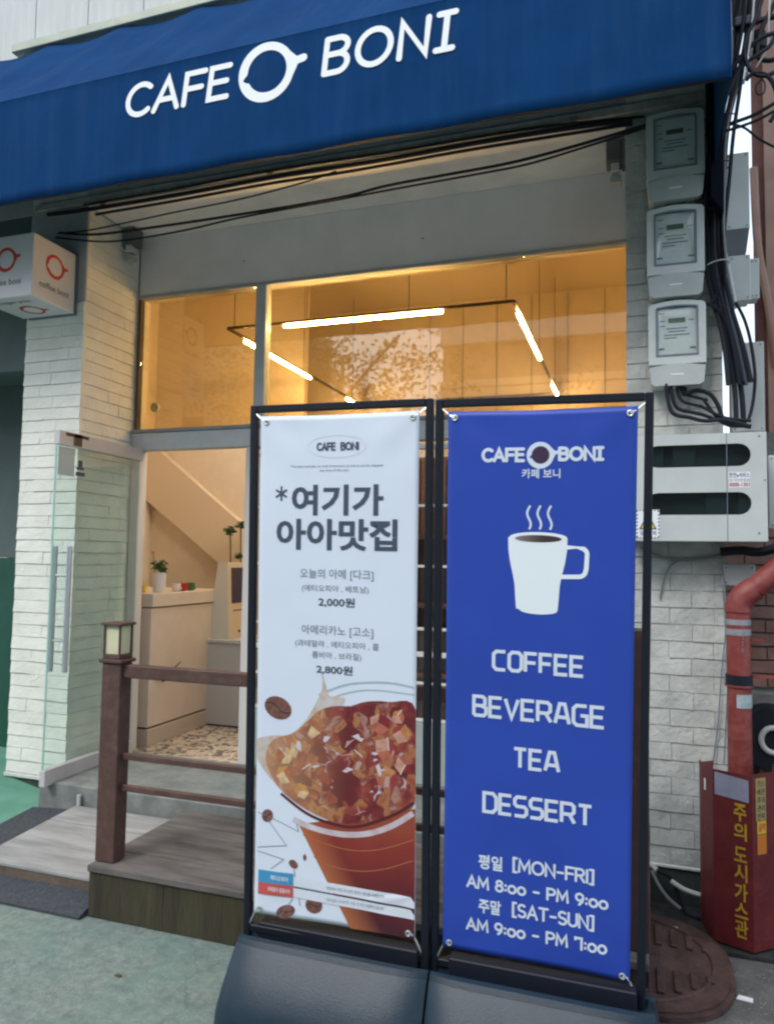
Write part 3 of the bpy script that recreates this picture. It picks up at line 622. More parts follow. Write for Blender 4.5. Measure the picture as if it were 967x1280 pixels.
# lettering on the front face: positions measured on the plane y=AY
def on_awn(mb, name, m=M_letter, k=.0035):
    mb.v = [(v[0], AY-k+v[1], v[2]) for v in mb.v]; return mb.build(name, m, aw)
def apx(px, py): p = at(px, py, Y=AY); return p.x, p.z
xa, _ = apx(156,130); xb, _ = apx(287,100)
on_awn(strokes('CAFE', xa, xb, 3.925, 4.112, .029, y=0, gap=.22, shear=.12), 'lettering')
xa, _ = apx(402,70); xb, _ = apx(569,40)
on_awn(strokes('BONI', xa, xb, 3.932, 4.128, .029, y=0, gap=.26, shear=.10), 'lettering')
x0, _ = apx(299,90); x1, _ = apx(368,85)
on_awn(ring_logo((x0+x1)/2, (apx(334,52)[1]+apx(334,129)[1])/2, (x1-x0)/2, 0), 'logo')

# ------------------------------------------------------------------ cube light box sign
bx1, bx0, by0, by1, bz0, bz1 = -3.529, -3.949, 3.555, 3.944, 3.243, 3.642
cs = thing('cube_sign', 'white cube light box with red coffee ring logos on the left pillar', 'sign', (bx0, by1, bz0))
bx0 -= .0
MB().box(bx0, bx1, by0, by1-.02, bz0, bz1, .008).build('box', mat('lightbox_acrylic', (.70,.68,.70), .35), cs)
MB().box(bx0+.04, bx1+.006, by1-.019, by1, bz0-.006, bz1+.006).build('mounting_plate', M_greyink, cs)
def side_print(mb, face):
    c = ((by0+by1)/2-.01, (bz0+bz1)/2) 
    if face == 'right': mb.v = [(bx1+.0015-v[1], c[0]+v[0], c[1]+v[2]) for v in mb.v]
    if face == 'front': mb.v = [((bx0+bx1)/2+v[0], by0-.0015+v[1], c[1]+v[2]) for v in mb.v]
    if face == 'bottom': mb.v = [((bx0+bx1)/2+v[0], c[0]+v[2], bz0-.0015+v[1]) for v in mb.v]
    return mb
for fc in ('right', 'front', 'bottom'):
    side_print(ring_logo(0, .045, .078, 0, .74), fc).build('logo', M_redlogo, cs)
    side_print(fit_text('coffee boni', -.125, .125, -.118, -.078, .012), fc).build('lettering', M_greyink, cs)

# ------------------------------------------------------------------ wall floodlights
def flood(name, label, x, y, z, sgn):
    t = thing(name, label, 'spotlight', (x, y, z), 'small wall spotlights at the ends of the lintel')
    MB().box(x, x+sgn*.02, y-.05, y+.05, z-.02, z+.12, .003).build('bracket', M_greyink, t)
    MB().box(x+sgn*.02, x+sgn*.10, y-.06, y+.05, z-.01, z+.115, .006).build('housing', mat('lamp_housing', (.12,.13,.13), .6), t)
    MB().box(x+sgn*.03, x+sgn*.075, y-.055, y+.03, z-.06, z-.012, .004).build('lamp_head', M_pvc, t)
    MB().box(x+sgn*.02, x+sgn*.08, y-.04, y+.02, z-.12, z-.075, .005).build('lamp_head', M_meter_d, t)
    MB().tube([(x+sgn*.05, y, z-.01), (x+sgn*.05, y+.01, z-.1)], .008).build('stem', M_black, t)
flood('wall_spotlight', 'small grey spotlight on the left pillar just under the lintel', XL+.002, 4.34, 3.86, 1)
flood('wall_spotlight', 'small grey spotlight at the right end of the lintel, left of the top meter', XR-.002, 4.16, 3.84, -1)

# ------------------------------------------------------------------ overhead cables along the lintel
def cab(label, pts, r, m, name='cable', group=None, cat='cable'):
    return single(name, label, cat, MB().tube(pts, r, 7), m, group, smooth=True)
LC = 'black cables strung along the lintel'
def lpx(seq, Y): return [at(x, y, Y=Y+dy) for x, y, *r in seq for dy in [r[0] if r else 0]]
cab('thickest black cable running along the pale rail of the lintel', lpx([(60,268),(110,262),(220,244),(340,222),(484,199),(600,178),(700,162),(790,150)], 3.90), .013, M_cable, group=LC)
cab('thin black cable just above the thickest one along the lintel rail', lpx([(105,256),(220,236),(340,213),(484,191),(600,171),(700,156),(805,146)], 3.905), .007, M_cable, group=LC)
cab('second black cable touching the thickest one from below along the lintel', lpx([(120,268),(220,251),(340,229),(420,217),(484,206),(560,192),(650,177),(790,155)], 3.885), .009, M_cable, group=LC)
cab('black cable sagging from the cube sign to the top meter, upper of the pair', lpx([(75,291),(120,293),(200,283),(300,268),(420,248),(484,232),(560,218),(640,203),(720,182),(808,156)], 3.86), .008, M_cable, group=LC)
cab('black cable sagging lowest under the lintel, lower of the crossing pair', lpx([(70,297),(130,302),(180,297),(240,286),(300,272),(420,250),(500,235),(600,217),(660,205),(730,184),(812,158)], 3.87), .006, M_cable, group=LC)
cab('thin black cable crossing from the cube sign up to the lintel rail', lpx([(72,292),(110,288),(160,278),(220,265),(300,249),(380,228),(420,214)], 3.88), .005, M_cable, group=LC)
for px, py in ((130,256),(338,217),(716,152)):
    p = at(px, py, Y=3.925); single('cable_clip', {130:'small rusty clip on the lintel rail nearest the cube sign',338:'small pale clip on the lintel rail under the awning middle',716:'small clip on the lintel rail near the top meter'}[px], 'clip', MB().box(p.x-.02, p.x+.02, 3.905, 3.926, p.z-.008, p.z+.012, .003), M_oldplaster, 'cable clips on the lintel rail')

# ------------------------------------------------------------------ electric meters
def meter(label, px0, px1, pyt, pyb, group='electric meters stacked on the right pillar'):
    fy = 3.835; a = at((px0+px1)/2, pyt, Y=fy); b = at((px0+px1)/2, pyb, Y=fy); l = at(px0, (pyt+pyb)/2, Y=fy); r = at(px1, (pyt+pyb)/2, Y=fy)
    x0, x1, z1, z0 = l.x, r.x, a.z, b.z; w = x1-x0; h = z1-z0; cx = (x0+x1)/2
    t = thing('electric_meter', label, 'electric meter', (cx, FY, z0), group)
    MB().box(x0+.02, x1-.02, fy+.05, FY-.008, z0+.02, z1-.02, .008).build('backplate', M_meter_d, t)
    k = .30; zc = z0+h*k       # where the upper case starts
    def arch(x0, x1, zb, zt, r, bulge, n=6):
        pts = [(x0, zb), (x1, zb), (x1, zt-r)]
        pts += [(x1-r+r*cos(pi/2*i/4), zt-r+r*sin(pi/2*i/4)) for i in range(1, 4)]
        pts += [(x1-r+(x0+r-x1+r)*i/n, zt+bulge*sin(pi*i/n)) for i in range(n+1)]
        pts += [(x0+r-r*sin(pi/2*i/4), zt-r+r*cos(pi/2*i/4)) for i in range(1, 4)] + [(x0, zt-r)]
        return pts
    wi = (x0+w*.13, x1-w*.13, zc+h*.05, z1-h*.075)
    outer = arch(x0, x1, zc-h*.045, z1-.012, .022, .012); inner = arch(wi[0], wi[1], wi[2], wi[3], .008, .008)
    fcase = outline(outer, [inner], .075); fcase.v = [(v[0], fy+v[1], v[2]) for v in fcase.v]; fc = fcase.build('case', M_meter, t)
    bv = fc.modifiers.new('b', 'BEVEL'); bv.width = .004; bv.segments = 2; bv.limit_method = 'ANGLE'
    rim = outline([(x*1, z) for x, z in inner], [arch(wi[0]+.007, wi[1]-.007, wi[2]+.007, wi[3]-.006, .005, .007)], .01); rim.v = [(v[0], fy-.004+v[1], v[2]) for v in rim.v]; rim.build('window_rim', M_greyink, t)
    pl = MB().box(wi[0]+.001, wi[1]-.001, fy+.013, fy+.017, wi[2]+.001, wi[3]-.001).build('face_plate', M_face, t)
    gx, gz, g = 12, 14, MB()
    gv = [(wi[0]+.003+(wi[1]-wi[0]-.006)*a_/gx, fy+.006-.011*(1-(2*a_/gx-1)**4)*(1-(2*b_/gz-1)**4), wi[2]+.003+(wi[3]-wi[2]+.001)*b_/gz) for b_ in range(gz+1) for a_ in range(gx+1)]
    g.add(gv, [(b_*(gx+1)+a_, b_*(gx+1)+a_+1, (b_+1)*(gx+1)+a_+1, (b_+1)*(gx+1)+a_) for b_ in range(gz) for a_ in range(gx)]); g.build('window_glass', G_meter, t, smooth=True)
    ww, wh = wi[1]-wi[0], wi[3]-wi[2]; X_ = lambda u: wi[0]+ww*u; Z_ = lambda v: wi[2]+wh*v
    MB().box(X_(.30), X_(.70), fy+.010, fy+.0128, Z_(.69), Z_(.78)).build('display', M_lcd, t)
    ln = MB()
    for (u0, u1, v) in ((.08,.22,.88),(.10,.22,.72),(.78,.9,.72),(.10,.22,.62),(.25,.75,.56),(.3,.7,.50),(.2,.8,.43),(.2,.5,.37),(.06,.2,.14),(.8,.94,.14)):
        ln.box(X_(u0), X_(u1), fy+.0118, fy+.0128, Z_(v), Z_(v)+.005 if v > .2 else Z_(v)+.010)
    ln.build('face_print', M_greyink, t)
    # lower terminal cover, its top edge bowed
    n = 8; low = [(x0+.012, z0+.012), (x0+.03, z0), (x1-.03, z0), (x1-.012, z0+.012)] + [(x1-.004+(x0-x1+.008)*i/n, zc-h*.049-.014*(1-sin(pi*i/n))) for i in range(n+1)]
    lo = outline(low, [], .10); lo.v = [(v[0], fy-.012+v[1], v[2]) for v in lo.v]; o = lo.build('terminal_cover', M_meter_d, t)
    bv = o.modifiers.new('b', 'BEVEL'); bv.width = .010; bv.segments = 3; bv.limit_method = 'ANGLE'
    MB().box(cx-w*.11, cx+w*.11, fy-.0135, fy-.0122, z0+h*.120, z0+h*.134).build('maker_mark', M_letter, t)
    for s in (-1, 1): MB().cyl((cx+s*w*.47, fy+.015, zc-h*.0), (s,0,0), .008, .012, 8).build('latch', mat('green_grey_clip', (.12,.17,.15), .6), t)
    for s in (-1, 1): MB().cyl((cx+s*.035, 3.88, z0+.01), (0,0,-1), .011, .04, 10).build('cable_gland', M_black, t)
    return t
meter('uppermost grey electric meter, half in the shade under the awning', 807, 880, 137, 250)
meter('middle electric meter of the three, bright sky glint in its window', 808, 880, 256, 371)
meter('lowest electric meter of the three, above the white meter cabinet', 810, 882, 375, 482)

# ------------------------------------------------------------------ white meter cabinet
fy = 3.73; tl = at(795,545,Y=fy); br = at(957,677,Y=fy); tr = at(957,539,Y=fy)
x0, x1, z0, z1 = -.035, tr.x, at(900,676.5,Y=fy).z, at(880,542,Y=fy).z
mc = thing('meter_cabinet', 'large white meter cabinet with two long dark oval windows on the right pillar', 'cabinet', ((x0+x1)/2, FY, z0))
def stadium(xa, xb, za, zb, n=8):
    r = (zb-za)/2; c = (za+zb)/2
    return [(xb-r+r*cos(-pi/2+pi*i/n), c+r*sin(-pi/2+pi*i/n)) for i in range(n+1)]+[(xa+r+r*cos(pi/2+pi*i/n), c+r*sin(pi/2+pi*i/n)) for i in range(n+1)]
xs_ = at(908,600,Y=fy).x; wz = [(at(880,583.5,Y=fy).z, at(880,555.5,Y=fy).z), (at(880,643.5,Y=fy).z, at(880,615.5,Y=fy).z)]; wxr = at(938.5,600,Y=fy).x
holes = [stadium(x0+.075, wxr, a, b) for a, b in wz]
fp = outline([(x0,z0),(x1,z0),(x1,z1),(x0,z1)], holes, .012); fp.v = [(v[0], fy+v[1], v[2]) for v in fp.v]; fo = fp.build('front_panel', M_pvc, mc)
body = MB(); body.box(x0+.002,x1-.002,FY-.03,FY-.008,z0+.002,z1-.002).box(x0+.001,x1-.001,fy+.013,FY-.031,z1-.02,z1-.001).box(x0+.001,x1-.001,fy+.013,FY-.031,z0+.001,z0+.02).box(x0+.001,x0+.02,fy+.013,FY-.031,z0+.021,z1-.021).box(x1-.02,x1-.001,fy+.013,FY-.031,z0+.021,z1-.021)
body.build('case', M_pvc, mc)
for a, b in wz: MB().box(x0+.06, wxr+.012, fy+.0125, fy+.016, a-.008, b+.008).build('window', G_cab, mc)
MB().box(x0+.021, x1-.021, fy+.05, fy+.055, z0+.021, z1-.021).build('added_backing', M_meter_d, mc)  # pale plane added close behind the windows so they look brighter
for i, (xx, a, b) in enumerate(((.02,)+wz[0], (.16,)+wz[0], (.30,)+wz[1], (.44,)+wz[1])):
    MB().box(xx, xx+.10, fy+.028, fy+.045, a-.03, b+.02, .004).build('meter_module', M_meter, mc); 
MB().box(xs_-.0015, xs_+.0015, fy-.001, fy-.0003, z0, z1).build('door_seam', M_greyink, mc)
for px, py in ((955,600),(948,666),(812,548),(948,545)):
    p = at(px, py, Y=fy); MB().cyl((p.x, fy-.0005, p.z), (0,-1,0), .004, .003, 8).build('screw', M_greyink, mc)
# printed service label and hazard sticker
a = at(910,590,Y=fy); b = at(937,609,Y=fy)
MB().add([(a.x,fy-.0008,b.z),(b.x,fy-.0008,b.z),(b.x,fy-.0008,a.z),(a.x,fy-.0008,a.z)], [(0,1,2,3)]).build('label', M_letter, mc)
q = fit_text('한전e서비스', a.x+.002, b.x-.002, b.z+.045, a.z-.003, .02); q.v = [(v[0], fy-.0014, v[2]) for v in q.v]; q.build('label_print', mat('blue_ink', (.03,.06,.20), .6), mc)
q = fit_text('전기안전점검', a.x+.002, b.x-.002, b.z+.026, b.z+.040, .01); q.v = [(v[0], fy-.0014, v[2]) for v in q.v]; q.build('label_print', M_greyink, mc)
q = fit_text('0000-1301', a.x+.002, b.x-.002, b.z+.004, b.z+.022, .03); q.v = [(v[0], fy-.0014, v[2]) for v in q.v]; q.build('label_print', mat('crimson_ink', (.35,.02,.05), .6), mc)
a = at(794.5,637,Y=fy); b = at(824,673,Y=fy)
MB().add([(a.x,fy-.0008,b.z),(b.x,fy-.0008,b.z),(b.x,fy-.0008,a.z),(a.x,fy-.0008,a.z)], [(0,1,2,3)]).build('warning_sticker', M_letter, mc)
hz = MB(); w_, h_ = b.x-a.x, a.z-b.z
for i in range(8):
    for zz in (b.z, a.z-.007): hz.add([(a.x+w_*i/8,fy-.0012,zz),(a.x+w_*(i+.45)/8,fy-.0012,zz),(a.x+w_*(i+.75)/8,fy-.0012,zz+.007),(a.x+w_*(i+.3)/8,fy-.0012,zz+.007)], [(0,1,2,3)])
for i in range(8):
    for xx in (a.x, b.x-.007): hz.add([(xx,fy-.0013,b.z+h_*(i+.2)/8),(xx+.007,fy-.0013,b.z+h_*(i+.4)/8),(xx+.007,fy-.0013,b.z+h_*(i+.8)/8),(xx,fy-.0013,b.z+h_*(i+.6)/8)], [(0,1,2,3)])
cx_ = (a.x+b.x)/2; zt = a.z-.022; zb = b.z+.045
for q0, q1 in (((cx_-.036,zb),(cx_,zt)),((cx_,zt),(cx_+.036,zb)),((cx_+.036,zb),(cx_-.036,zb))): ribbon(hz, [q0, q1], .005, fy-.0018)
ribbon(hz, [(cx_,zb+.040),(cx_,zb+.022)], .005, fy-.0022); ribbon(hz, [(cx_,zb+.013),(cx_,zb+.011)], .005, fy-.0022)
hz.build('warning_print', M_ink, mc)
MB().add([(cx_-.034,fy-.0015,zb),(cx_+.034,fy-.0015,zb),(cx_,fy-.0015,zt)], [(0,1,2)]).build('warning_triangle', mat('warn_yellow', (.62,.55,.02), .5), mc)
q = fit_text('감전주의', a.x+.016, b.x-.016, b.z+.015, b.z+.036, .02); q.v = [(v[0], fy-.0016, v[2]) for v in q.v]; q.build('warning_print', mat('blue_ink2', (.02,.10,.40), .6), mc)

# ------------------------------------------------------------------ junction boxes right of the pillar
def jbox(label, p0, p1, Y=4.05, dpt=.12, lid=True):
    a = at(*p0, Y=Y); b = at(*p1, Y=Y)
    t = thing('junction_box', label, 'junction box', ((a.x+b.x)/2, Y+dpt, b.z), 'white junction boxes beside the cable bundle')
    MB().box(a.x, b.x, Y+.012, Y+dpt, b.z, a.z, .005).build('case', M_meter, t)
    MB().box(a.x-.003, b.x+.003, Y, Y+.0115, b.z-.003, a.z+.003, .003).build('lid', M_pvc, t)
    for x in (a.x+.012, b.x-.012):
        for z in (a.z-.012, b.z+.012): MB().cyl((x, Y-.0005, z), (0,-1,0), .004, .003, 8).build('screw', M_greyink, t)
    return t, a, b
t, a, b = jbox('tall white junction box at the top, right of the cable bundle', (906,194), (936,284), Y=4.0)
MB().prism([(a.x,4.0,b.z-.006),(b.x,4.0,b.z-.006),(b.x-.01,4.05,b.z-.11),(a.x,4.05,b.z-.14)], (0,.09,0)).build('cable_shroud', mat('shroud_grey', (.16,.17,.20), .6), t)
jbox('small white junction box in the middle, below the tall one', (911,321), (937,374), Y=4.02)
jbox('narrow pale box right behind the small middle junction box', (936,324), (948,372), Y=4.12, dpt=.1)
jbox('pale junction box just above the meter cabinet, right of the cables', (913,430), (955,538), Y=4.06)
jbox('flat beige box on the right side of the meter cabinet', (960,570), (976,660), Y=3.95, dpt=.15)
jbox('low grey junction box under the meter cabinet beside the red pipe', (903,706), (943,732), Y=3.93, dpt=.1)
# conduit stump by the middle box
single('conduit', 'short grey conduit stub clamped beside the middle junction box', 'conduit', MB().tube([at(905,316,Y=3.92), at(911,345,Y=3.92), at(918,380,Y=3.93)], .011, 10), M_meter, smooth=True)

# ------------------------------------------------------------------ cable bundle at the right
BG = 'black cables bundled down the right pillar'
main = [(935,-30),(930,20),(922,70),(911,120),(901,170),(895,230),(893,290),(896,340),(904,385),(914,430),(924,480)]
names = ['outermost left', 'second from left', 'third from left', 'fourth from left', 'fifth from left', 'middle', 'third from right', 'second from right', 'outermost right']
for k, nm in enumerate(names):
    off = (k-4)*3.1; r = random.Random(k)
    pts = [at(x+off*(1.0+.25*sin(i*1.3+k))+r.uniform(-1.5,1.5), y+r.uniform(-3,3), Y=3.86+.022*((k*5) % 4)+.01*sin(i+k)) for i, (x, y) in enumerate(main)]
    cab('%s black cable of the bundle running down beside the meters' % nm, pts, .0095 if k % 3 else .012, M_cable if k not in (2,6) else mat('blue_grey_cable', (.035,.05,.075), .35), group=BG)
cab('pale grey cable twisting down the right edge of the cable bundle', [at(x, y, Y=3.85) for x, y in ((941,-20),(940,40),(934,90),(918,120),(907,170),(905,230),(904,285),(908,330),(915,370))], .006, M_cable2, group=BG)
for py in (150, 208, 330, 386):
    i = 0
    x = {150:905,208:899,330:897,386:906}[py]; p = at(x, py, Y=3.87)
    rg = [(p.x+.052*cos(a_), p.y+.05*sin(a_), p.z+.006*cos(a_)) for a_ in [2*pi*j/16 for j in range(17)]]
    single('cable_tie', {150:'thin tie round the cable bundle beside the top meter, higher one',208:'thin tie round the cable bundle beside the top meter, lower one',330:'pale wire tie round the cable bundle by the middle meter',386:'thin tie round the cable bundle above the lowest meter'}[py], 'cable tie', MB().tube(rg, .003, 6, smooth=False), M_cable3 if py == 330 else M_cable, 'ties round the cable bundle')
# branches from the meters into the bundle
MG = 'cables between the meters and the bundle'
cab('black cable looping from under the top meter to the bundle', lpx([(868,252),(878,252),(888,240),(893,205),(892,180)], 3.85), .008, M_cable, group=MG)
cab('short black cable from the middle meter top to the bundle', lpx([(878,258),(888,260),(897,262)], 3.87), .007, M_cable, group=MG)
cab('black cable leaving the middle meter toward the bundle', lpx([(870,378),(884,380),(894,372),(899,355)], 3.86), .008, M_cable, group=MG)
cab('black cable from the lowest meter top joining the bundle lower down', lpx([(882,378),(892,384),(904,396),(912,415)], 3.86), .008, M_cable, group=MG)
for i, (sx, my, ey, r_) in enumerate(((832,522,527,.010),(838,516,530,.009),(846,508,524,.008),(852,500,532,.008))):
    cab(['lowest thick black cable curving from under the lowest meter to the right','black cable nested above the lowest one under the bottom meter','third black cable from the left under the bottom meter','black cable leaving the bottom meter furthest right'][i],
        lpx([(sx,480),(sx+1,492),(sx+8,my-6),(sx+30,my),(880,my+4-i),(905,ey-2),(938,ey+6-2*i)], 3.83+.012*i), r_, M_cable, group='cables below the lowest meter')
cab('black corrugated loop arching right from under the lowest meter', lpx([(850,482),(856,492),(870,488),(886,492),(896,505),(902,522)], 3.86), .011, M_cable, group='cables below the lowest meter')
cab('black cable arcing down beside the pale junction box above the cabinet', lpx([(919,378),(930,400),(938,430),(943,470),(940,505),(934,527)], 3.9), .008, M_cable, group='cables below the lowest meter')
cab('thick black cable dropping from the bundle to the cabinet top', lpx([(908,400),(918,440),(926,490),(929,530)], 3.9), .013, M_cable, group='cables below the lowest meter')
cab('thick black cable left of the one that drops to the cabinet top', lpx([(903,395),(908,430),(917,480),(920,532)], 3.88), .012, M_cable, group='cables below the lowest meter')
cab('whitish cable coming off the wall under the meter cabinet', lpx([(800,684),(820,694),(845,700),(880,698),(905,692)], 3.925), .007, M_cable2, name='cable', group='loose cables under the cabinet')
cab('grey cable curling down the bricks under the meter cabinet', lpx([(858,698),(840,705),(830,722),(824,748)], 3.93), .005, M_cable2, group='loose cables under the cabinet')
cab('thick dark cable bundle passing under the right end of the cabinet', lpx([(900,690),(925,688),(950,690),(985,680)], 3.86), .022, M_cable, group='loose cables under the cabinet')
cab('thin dark green wire hanging down the bricks left of the red pipe', lpx([(903,735),(906,790),(902,830),(897,900),(890,960)], 3.92), .003, M_greyink, group='thin wires left of the red pipe')
cab('second thin wire hanging beside the red pipe, nearer to it', lpx([(901,700),(908,760),(910,820),(907,900),(904,955)], 3.91), .003, M_greyink, group='thin wires left of the red pipe')
# tangle at the top right
TG = 'tangled cables hanging at the top right'
tangle = [
 ('dark cable hanging in a wide loop from the top edge of the tangle', [(957,-20),(945,20),(930,55),(935,85),(955,95),(985,80)], .010, M_cable),
 ('dark cable crossing the tangle toward the awning corner', [(985,20),(960,22),(930,33),(916,34)], .014, M_cable),
 ('second dark cable crossing just below toward the awning corner', [(985,38),(955,45),(935,60),(920,78),(908,95)], .011, M_cable),
 ('pale brown rope like cable at the top of the tangle', [(956,-20),(950,5),(938,22),(928,34)], .007, mat('tan_cable', (.30,.20,.12), .7)),
 ('thin whitish wire hanging straight through the tangle', [(962,-20),(960,30),(958,60),(950,75),(944,84)], .004, M_cable3),
 ('thin whitish wire left of the straight hanging one', [(944,-20),(940,20),(937,50),(932,84),(929,105)], .004, M_cable3),
 ('black cable sweeping from the bundle out to the right edge, upper one', [(905,158),(920,152),(945,142),(985,118)], .009, M_cable),
 ('black cable sweeping from the bundle out to the right edge, lower one', [(905,164),(925,158),(950,148),(985,128)], .007, M_cable),
 ('thin black cable slanting down from the bundle to the right edge', [(910,154),(930,160),(950,175),(985,192)], .006, M_cable),
 ('small black coil of wire hanging in the tangle', [(950,100),(944,108),(946,118),(954,116),(955,104),(950,97)], .004, M_cable),
 ('round black loop of cable at the lower edge of the tangle', [(932,100),(940,92),(955,93),(966,105),(972,130),(962,152)], .010, M_cable),
 ('black cable wound through the middle of the tangle', [(975,-10),(950,40),(946,70),(965,75),(980,60)], .012, M_cable),
 ('dark cable hanging at the far right edge of the tangle', [(985,0),(966,50),(950,66),(925,84),(908,118)], .010, M_cable),
 ('dark cable rising beside the awning end', [(914,-20),(916,20),(921,60),(914,92),(905,130)], .010, M_cable),
 ('grey cable rising right beside the awning end', [(911,-20),(913,30),(914,60),(912,90)], .007, M_cable2)]
for i, (lb, seq, r_, m_) in enumerate(tangle): cab(lb, [at(x, y, Y=3.75+.05*((i*3) % 5)) for x, y in seq], r_, m_, group=TG)
single('splice_box', 'dark blue cable splice box in the tangle at the awning end', 'splice box', MB().box(at(916,30,Y=3.9).x, at(938,30,Y=3.9).x, 3.86, 3.93, at(925,38,Y=3.9).z, at(925,26,Y=3.9).z, .01), mat('splice_blue', (.02,.03,.06), .5))
single('splice_box', 'black rounded splice closure low in the tangle at right', 'splice box', MB().tube([at(946,64,Y=3.95), at(944,44,Y=3.95)], .045, 14, smooth=False), M_cable, smooth=True)
single('awning_flap', 'dark navy awning side flap on the pillar between the top meter and the bundle', 'awning flap', MB().prism([(.335,FY-.16,4.2),(.40,FY-.16,4.2),(.40,FY-.16,3.34),(.345,FY-.16,3.42)], (0,.14,0)), mat('navy_flap', (.004,.006,.014), .8, spec=.1))  # awning's side flap where it hangs lower at the wall, near black

# ------------------------------------------------------------------ right alley: red brick wall, far building
rw = thing('brick_wall', 'low red brick wall behind the red gas pipe', 'wall', (.9, 4.3, 0))
MB().box(.42, 1.9, 4.32, 4.5, 0, 2.35).build('wall_core', M_oldplaster, rw)
VR = brick_variants(M_redbrick, .20, .062, .03)
lay_bricks(rw, (.43, 4.305, 0), (1,0,0), (0,-1,0), .8, 1.02, 2.25, VR, .20, .070)
MB().box(.42, 1.9, 4.285, 4.318, .02, 1.0, .01).build('render_skirt', M_oldplaster, rw)
fb = thing('apartment_building', 'brown brick building with tan stone bands beyond the alley', 'building', (2.5, 6, 0))
xf = at(936,200,Y=6).x
MB().prism([(xf+.02,6.03,0),(6,6.03,0),(6,9,0),(xf+.62,9,0)], (0,0,11)).build('wall', M_farbrick, fb)
MB().box(xf+.10, xf+.20, 5.99, 6.029, 0, 11).build('stone_pilaster', M_farstone, fb)
MB().box(xf+.29, xf+.36, 5.98, 6.029, 0, 11).build('stone_pilaster', M_farstone, fb)
MB().box(xf+.205, xf+.285, 6.00, 6.0285, 0, 11).build('downpipe', M_cable, fb)
MB().tube([(xf+.16,5.98,3.1),(xf+.10,5.96,3.6),(xf+.04,5.95,4.0),(xf+.02,5.95,4.6)], .03, 8).build('curved_pipe', M_farstone, fb, smooth=True)
VF = brick_variants(M_farbrick, .20, .062, .03)
lay_bricks(fb, (xf+.37, 6.0, 0), (1,0,0), (0,-1,0), .6, 2.6, 6.2, VF, .20, .070)

# ------------------------------------------------------------------ gas pipe and guard
gp = thing('gas_pipe', 'thick red gas pipe rising from its guard and elbowing right', 'pipe', (.411, 3.80, 0))
PX, PY = at(923,860,Y=3.80).x, 3.80
PR = (at(938.5,860,Y=3.80).x-at(907.5,860,Y=3.80).x)/2
zel = at(912,765,Y=3.80).z
MB().cyl((PX,PY,.02), (0,0,1), PR, zel-.02, 28).build('pipe', M_gasred, gp, smooth=True)
end = Vector((.90, 3.80, at(967,705,Y=3.80).z+.26))
dirv = (end-Vector((PX,PY,zel))); 
e1 = Vector((PX,PY,zel+.001)); e3 = Vector((PX+.072,PY,zel+.112)); 
MB().tube([e1, Vector((PX+.003,PY,zel+.035)), Vector((PX+.026,PY,zel+.076)), e3], PR*1.10, 28).build('elbow', M_gasred, gp, smooth=True)
MB().tube([e3, e3+Vector((.6,0,.56))], PR, 28, smooth=False).build('pipe', M_gasred, gp, smooth=True)
for (ya, yb, f0, f1) in ((775,782,200,330),(787,795,200,330)):
    MB().cyl((PX,PY,at(912,yb,Y=3.72).z), (0,0,1), PR+.002, at(912,ya,Y=3.72).z-at(912,yb,Y=3.72).z, 28).build('tape_band', M_tape, gp, smooth=True)
MB().cyl((PX,PY,at(912,858,Y=3.72).z), (0,0,1), PR+.006, .045, 28).build('clamp', M_black, gp, smooth=True)
MB().cyl((PX,PY,at(912,858,Y=3.72).z-.008), (0,0,1), PR+.009, .008, 28).build('clamp_rim', M_gasred, gp, smooth=True)
MB().bar((PX+PR*.6,PY,at(912,850,Y=3.72).z+.01), (PX+.45,PY+.1,at(912,850,Y=3.72).z+.01), .03, .012).build('clamp_arm', M_gasred, gp)
tb = MB(); az0 = at(912,886,Y=3.72).z; az1 = at(912,869,Y=3.72).z
tb.add([(PX+(PR+.002)*sin(a_), PY-(PR+.002)*cos(a_), z) for z in (az0, az1) for a_ in [radians(-18+100*i/10) for i in range(11)]], [(i,i+1,12+i,11+i) for i in range(10)])
tb.build('tape_patch', mat('blue_tape', (.34,.42,.46), .5, var=.2, vs=30), gp)
tb = fit_text('도시가스', 0, .11, 0, .02, .01); zt0 = at(915,818,Y=3.72).z
tb.v = [(PX+(PR+.003)*sin(radians(8)+v[2]*8), PY-(PR+.003)*cos(radians(8)+v[2]*8), zt0+.005+v[0]) for v in tb.v]; tb.build('lettering', M_tape, gp)
MB().bar((PX+PR, PY, at(940,800,Y=3.8).z), (PX+PR+.05, PY, at(940,800,Y=3.8).z), .012).build('valve_stub', M_gasred, gp)

gd = thing('pipe_guard', 'red steel guard with yellow warning text round the gas pipe foot', 'pipe guard', (.42, 3.6, 0))
gz0 = .03
A = [(.262,3.78),(.268,3.74),(.305,3.615),(.452,3.555),(.545,3.635),(.575,3.80)]
def gpt(px, py): return at(px, py, Y=3.6)
ztl = at(884,950,Y=3.70).z; zt = at(915,966,Y=3.58).z
pan = [(A[0],A[1],ztl-.02,ztl-.02),(A[1],A[2],ztl-.02,ztl+.02),(A[2],A[3],zt,zt),(A[3],A[4],zt+.005,zt+.005),(A[4],A[5],zt,zt)]
nm = ['side_flange','side_flange','front_panel','front_panel','side_flange']
for i, (p, q, za, zb) in enumerate(pan):
    d = Vector((q[0]-p[0], q[1]-p[1], 0)).normalized(); n_v = Vector((-d.y, d.x, 0))*.004
    e = d*.0005
    MB().prism([(p[0]+e.x,p[1]+e.y,gz0),(q[0]-e.x,q[1]-e.y,gz0),(q[0]-e.x,q[1]-e.y,zb),(p[0]+e.x,p[1]+e.y,za)], n_v).build(nm[i], M_guard, gd)
